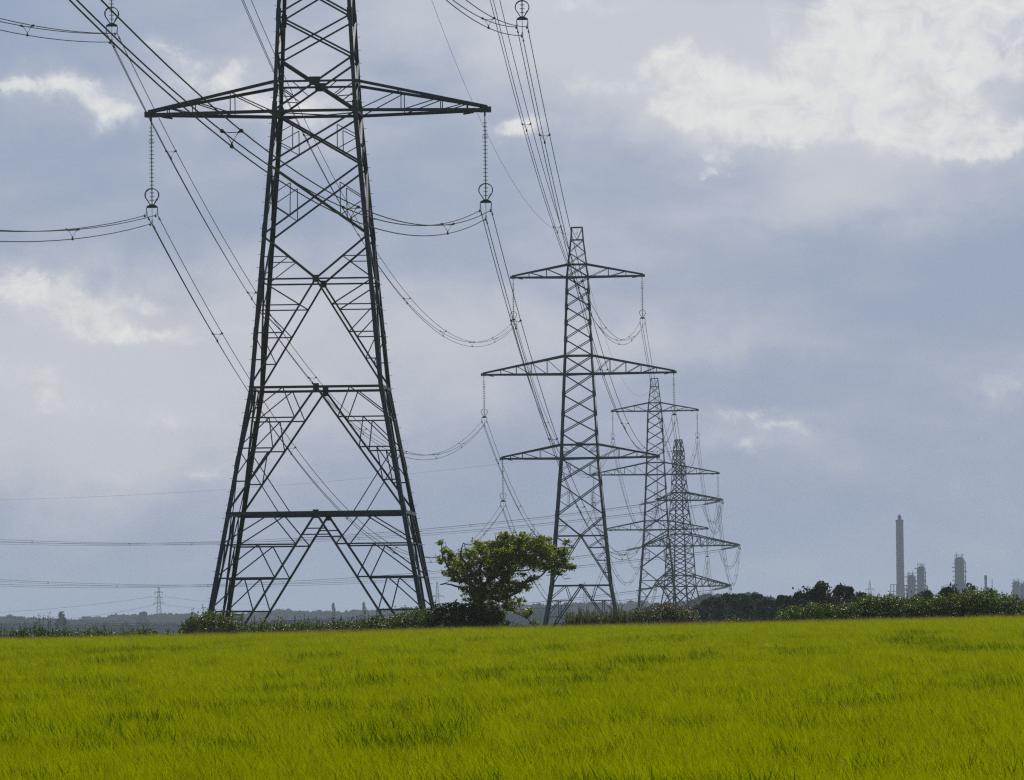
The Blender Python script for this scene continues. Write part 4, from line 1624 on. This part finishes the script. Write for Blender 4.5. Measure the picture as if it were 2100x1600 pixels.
wood('hill_woodland', 'tree-covered rise behind the dark wood right of the farthest pylon', [(1405, 1244), (1430, 1230), (1448, 1220), (1472, 1222), (1500, 1226), (1527, 1214), (1545, 1219), (1570, 1226), (1605, 1232), (1625, 1242)],
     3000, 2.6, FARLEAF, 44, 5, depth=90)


# ------------------------------------------------------------------ faint far pylons
def far_pylon(label, x, top, Y, h, arms, k=1.0, seed=0):
    t = P(x, top, Y)
    g = t.z - h
    root = empty('lattice_pylon', (t.x, Y, g))
    tag(root, label, 'pylon', 'faint pylons on the horizon')
    legs = {}
    hw_ = lambda z: 2.3 * (1 - z / h) ** 1.15 + 0.55
    br = MB()
    zs = np.linspace(0, h, 12)
    for a, b in zip(zs[:-1], zs[1:]):
        for sy in (-1, 1):
            for sgn in (-1, 1):
                br.box(Vector((-sgn * hw_(a), sy * hw_(a), a)), Vector((sgn * hw_(b), sy * hw_(b), b)), .16 * k, .16 * k)
    for sx in (-1, 1):
        for sy in (-1, 1):
            mb = MB()
            mb.tube([(sx * hw_(z), sy * hw_(z), z - (0.8 if z == 0 else 0)) for z in zs], 0.17 * k, 4)
            mb.build('leg', STEEL2, root)
    br.build('bracing', STEEL2, root)
    for (z, L) in arms:
        for sd in (-1, 1):
            mb = MB()
            mb.box(Vector((0, 0, h * z)), Vector((sd * L, 0, h * z)), .35 * k, .3 * k)
            mb.box(Vector((0, 0, h * z + 1.3)), Vector((sd * L, 0, h * z + .1)), .3 * k, .25 * k)
            mb.box(Vector((sd * (L - .2), 0, h * z - 2.2)), Vector((sd * (L - .2), 0, h * z)), .22 * k, .22 * k)
            mb.build('cross_arm', STEEL2, root)


far_pylon('faint far-off pylon on the skyline left of the nearest pylon', 325.5, 1204, 6300, 36, ((.86, 3.8), (.58, 5.2), (.72, 3.4)), 1.3)
far_pylon('faint far-off pylon just left of the oak, beside the leg of the nearest pylon', 896.5, 1193, 6300, 36, ((.62, 6.4), (.36, 5.0)), 1.5)
far_pylon('faint far-off pylon seen through the legs of the second pylon', 1199, 1193, 7200, 36, ((.78, 3.6), (.6, 5.0), (.42, 4.2)), 1.1)
far_pylon('faint far-off pylon between the dark wood and the refinery chimney', 1783.5, 1190, 7000, 30, ((.68, 5.0), (.45, 4.0)), 1.1)


def thin_line(label, a, b, Y, r=0.12, sag=6):
    A, B = P(a[0], a[1], Y), P(b[0], b[1], Y)
    mb = MB()
    N = 20
    mb.tube([lerp(A, B, i / N) - A - Vector((0, 0, sag * 4 * (i / N) * (1 - i / N))) for i in range(N + 1)], r, 4)
    o = mb.build('power_cable', STEEL2, None)
    o.location = A
    tag(o, label, 'power line', 'hazy cables of the horizon pylons')


thin_line('hazy upper cable leaving the skyline pylon to the left', (-20, 1257), (318, 1223), 6300, sag=2)
thin_line('hazy lower cable leaving the skyline pylon to the left', (120, 1270), (318, 1240), 6300, sag=2)
thin_line('hazy upper cable leaving the skyline pylon towards the nearest pylon', (333, 1223), (560, 1240), 6300, sag=2)
thin_line('hazy lower cable leaving the skyline pylon towards the nearest pylon', (333, 1240), (520, 1254), 6300, sag=1)

# ------------------------------------------------------------------ refinery
RY = 5200.0
RM = RY / F0


def rbase(x):
    p = P(x, 1228, RY)
    return Vector((p.x, RY, gz(p.x, RY)))


def rtop(x, y, b):
    return P(x, y, RY).z - b.z


def stack_cyl(mb, x, h, r0, r1, n=16, z0=0, dy=0):
    mb.lathe(Vector((x, dy, z0)), Vector((0, 0, 1)), [(r0, 0), (r1, h), (0.01, h)], n)


def platforms(mb, x, r, z0, z1, step, seed, dy=0):
    rr = random.Random(seed)
    z = z0
    while z < z1:
        rad = r * rr.uniform(1.12, 1.38)
        mb.lathe(Vector((x + rr.uniform(-.2, .2) * r, dy, z)), Vector((0, 0, 1)), [(0.01, 0), (rad, 0), (rad, 0.5), (rad * .98, 0.5), (0.01, 0.35)], 10)
        for k in range(6):
            a = k * math.pi / 3 + rr.random()
            q = Vector((x + math.cos(a) * rad * .95, dy + math.sin(a) * rad * .95, z))
            mb.box(q, q + Vector((0, 0, 1.3)), 0.25, 0.25)
        z += step * rr.uniform(.75, 1.25)


b = rbase(1847)
root = empty('chimney', b)
tag(root, 'tallest pinkish-grey refinery chimney standing on the skyline at right', 'chimney')
h = rtop(1846, 1066, b)
mb = MB()
mb.lathe(Vector((0, 0, 0)), Vector((0, 0, 1)), [(3.25, 0), (3.1, h * .35), (2.95, h * .7), (2.85, h), (2.2, h + .1), (2.2, h - .4)], 24)
mb.build('shaft', CONCRETE, root, smooth=False)
mb = MB()
for dx, hh in ((-.7, 3.6), (.8, 3.0), (0.1, 4.2)):
    stack_cyl(mb, dx, hh, 0.75, 0.7, 10, h - .3)
mb.build('flue', PLANT, root)
mb = MB()
for f in (.6, .985):
    mb.lathe(Vector((0, 0, h * f)), Vector((0, 0, 1)), [(2.6, 0), (3.25, 0), (3.25, .9), (3.15, .9), (3.15, .2), (2.6, .2)], 20)
mb.build('platform', PLANT, root)


def column(label, x, w, top, seed, crown=True, group='refinery process columns'):
    b = rbase(x)
    root = empty('process_column', b)
    tag(root, label, 'refinery tower', group)
    h = rtop(x, top, b)
    r0 = w * RM * 1.2
    mb = MB()
    mb.lathe(Vector((0, 0, 0)), Vector((0, 0, 1)), [(r0, 0), (r0, h * .62), (r0 * .86, h * .68), (r0 * .86, h * .93), (r0 * .5, h * .96), (0.01, h * .965)], 16)
    mb.build('vessel', PLANT, root)
    mb = MB()
    platforms(mb, 0, r0, h * .25, h * .93, 3.4, seed)
    mb.build('platform', PLANT, root)
    mb = MB()
    rr = random.Random(seed)
    for k in range(6):
        xx = r0 * rr.uniform(-.8, .8)
        mb.box(Vector((xx, rr.uniform(-1, 1), h * .9)), Vector((xx, 0, h * rr.uniform(.97, 1.03))), 0.35, 0.35)
    mb.box(Vector((-r0 * .8, 0, h * .985)), Vector((r0 * .9, 0, h * .985)), 0.4, 0.4)
    mb.tube([(r0 * 1.05, 0, 0), (r0 * 1.05, 0, h * .9), (r0 * .4, 0, h * .97)], 0.35, 6)
    mb.build('pipework', PLANT, root)


column('squat refinery column pressed against the right side of the tall chimney', 1869, 7.5, 1174, 1)
column('stepped refinery column with platforms, second to the right of the tall chimney', 1889, 7.5, 1156, 2)
column('widest and tallest dark refinery column, standing apart right of the chimney group', 1968.5, 9.5, 1136, 3)
column('broad refinery column near the right edge of the picture', 2084, 7, 1188, 4)
column('refinery column cut by the right edge of the picture', 2100, 6, 1192, 5)
b = rbase(1833)
root = empty('process_unit', b)
tag(root, 'low open steel frame unit just left of the tall chimney', 'refinery unit')
h = rtop(1833, 1198, b)
mb = MB()
for sx in (-1, 0, 1):
    for sy in (-1, 1):
        mb.box(Vector((sx * 2.2, sy * 2, 0)), Vector((sx * 2.2, sy * 2, h)), .4, .4)
for f in (.55, .72, .86, .99):
    mb.box(Vector((-2.5, 0, h * f)), Vector((2.5, 0, h * f)), 4.4, .4)
mb.build('frame', PLANT, root)
mb = MB()
mb.lathe(Vector((-1.6, 0, h * .64)), Vector((1, 0, 0)), [(0.01, 0), (1.2, .1), (1.2, 3.4), (.01, 3.5)], 12)
mb.build('vessel', PLANT, root)
b = rbase(1857)
root = empty('pipe_rack', b)
tag(root, 'low tangle of pipe racks and tanks joining the chimney and its two columns', 'refinery unit')
mb = MB()
rr = random.Random(8)
for k in range(16):
    xx = rr.uniform(-3, 17)
    hh = rtop(1857, rr.uniform(1198, 1222), b)
    mb.box(Vector((xx, rr.uniform(-3, 3), 0)), Vector((xx, rr.uniform(-3, 3), hh)), rr.uniform(.3, 2.2), rr.uniform(.5, 2))
for k in range(6):
    z = rtop(1857, rr.uniform(1200, 1222), b)
    mb.box(Vector((-3, rr.uniform(-3, 3), z)), Vector((17, rr.uniform(-3, 3), z)), .6, .6)
mb.build('frame', PLANT, root)
b = rbase(2022)
o = MB()
h = rtop(2022, 1180, b)
o.lathe(Vector((0, 0, 0)), Vector((0, 0, 1)), [(1.1, 0), (.95, h * .93), (1.15, h * .93), (1.15, h), (.7, h)], 12)
o = o.build('flare_stack', principled("dark_stack", (0.035, 0.035, 0.04), .8, var=.2))
o.location = b
tag(o, 'short thin dark stack between the tall column and the right edge', 'stack')
b = rbase(2035)
o = MB()
h = rtop(2035, 1187, b)
for k in range(3):
    a = k * 2.09
    o.box(Vector((math.cos(a) * 1.6, math.sin(a) * 1.6, 0)), Vector((math.cos(a) * .15, math.sin(a) * .15, h)), .22, .22)
for k in range(10):
    z = h * k / 10
    rr_ = 1.6 * (1 - k / 10.8)
    o.box(Vector((-rr_, 0, z)), Vector((rr_ * .8, 0, z + h * .08)), .15, .15)
o = o.build('lattice_mast', STEEL2)
o.location = b
tag(o, 'very faint lattice mast just right of the short thin stack', 'mast')

# ------------------------------------------------------------------ haze
hz = bpy.data.materials.new("haze")
hz.use_nodes = True
nt = hz.node_tree
for n_ in list(nt.nodes):
    nt.nodes.remove(n_)
out = nt.nodes.new('ShaderNodeOutputMaterial')
pv = nt.nodes.new('ShaderNodeVolumePrincipled')
pv.inputs['Color'].default_value = (0.71, 0.81, 0.95, 1)
pv.inputs['Density'].default_value = 6.5e-5
pv.inputs['Anisotropy'].default_value = 0.0
nt.links.new(pv.outputs[0], out.inputs['Volume'])
mb = MB()
x0, x1, y0, y1, z0, z1 = -4700, 4700, -700, 14000, -20, 86
mb.add([(x0, y0, z0), (x1, y0, z0), (x1, y1, z0), (x0, y1, z0), (x0, y0, z1), (x1, y0, z1), (x1, y1, z1), (x0, y1, z1)],
       [(0, 3, 2, 1), (4, 5, 6, 7), (0, 1, 5, 4), (1, 2, 6, 5), (2, 3, 7, 6), (3, 0, 4, 7)])
haze = mb.build('haze', hz)
tag(haze, kind='stuff')
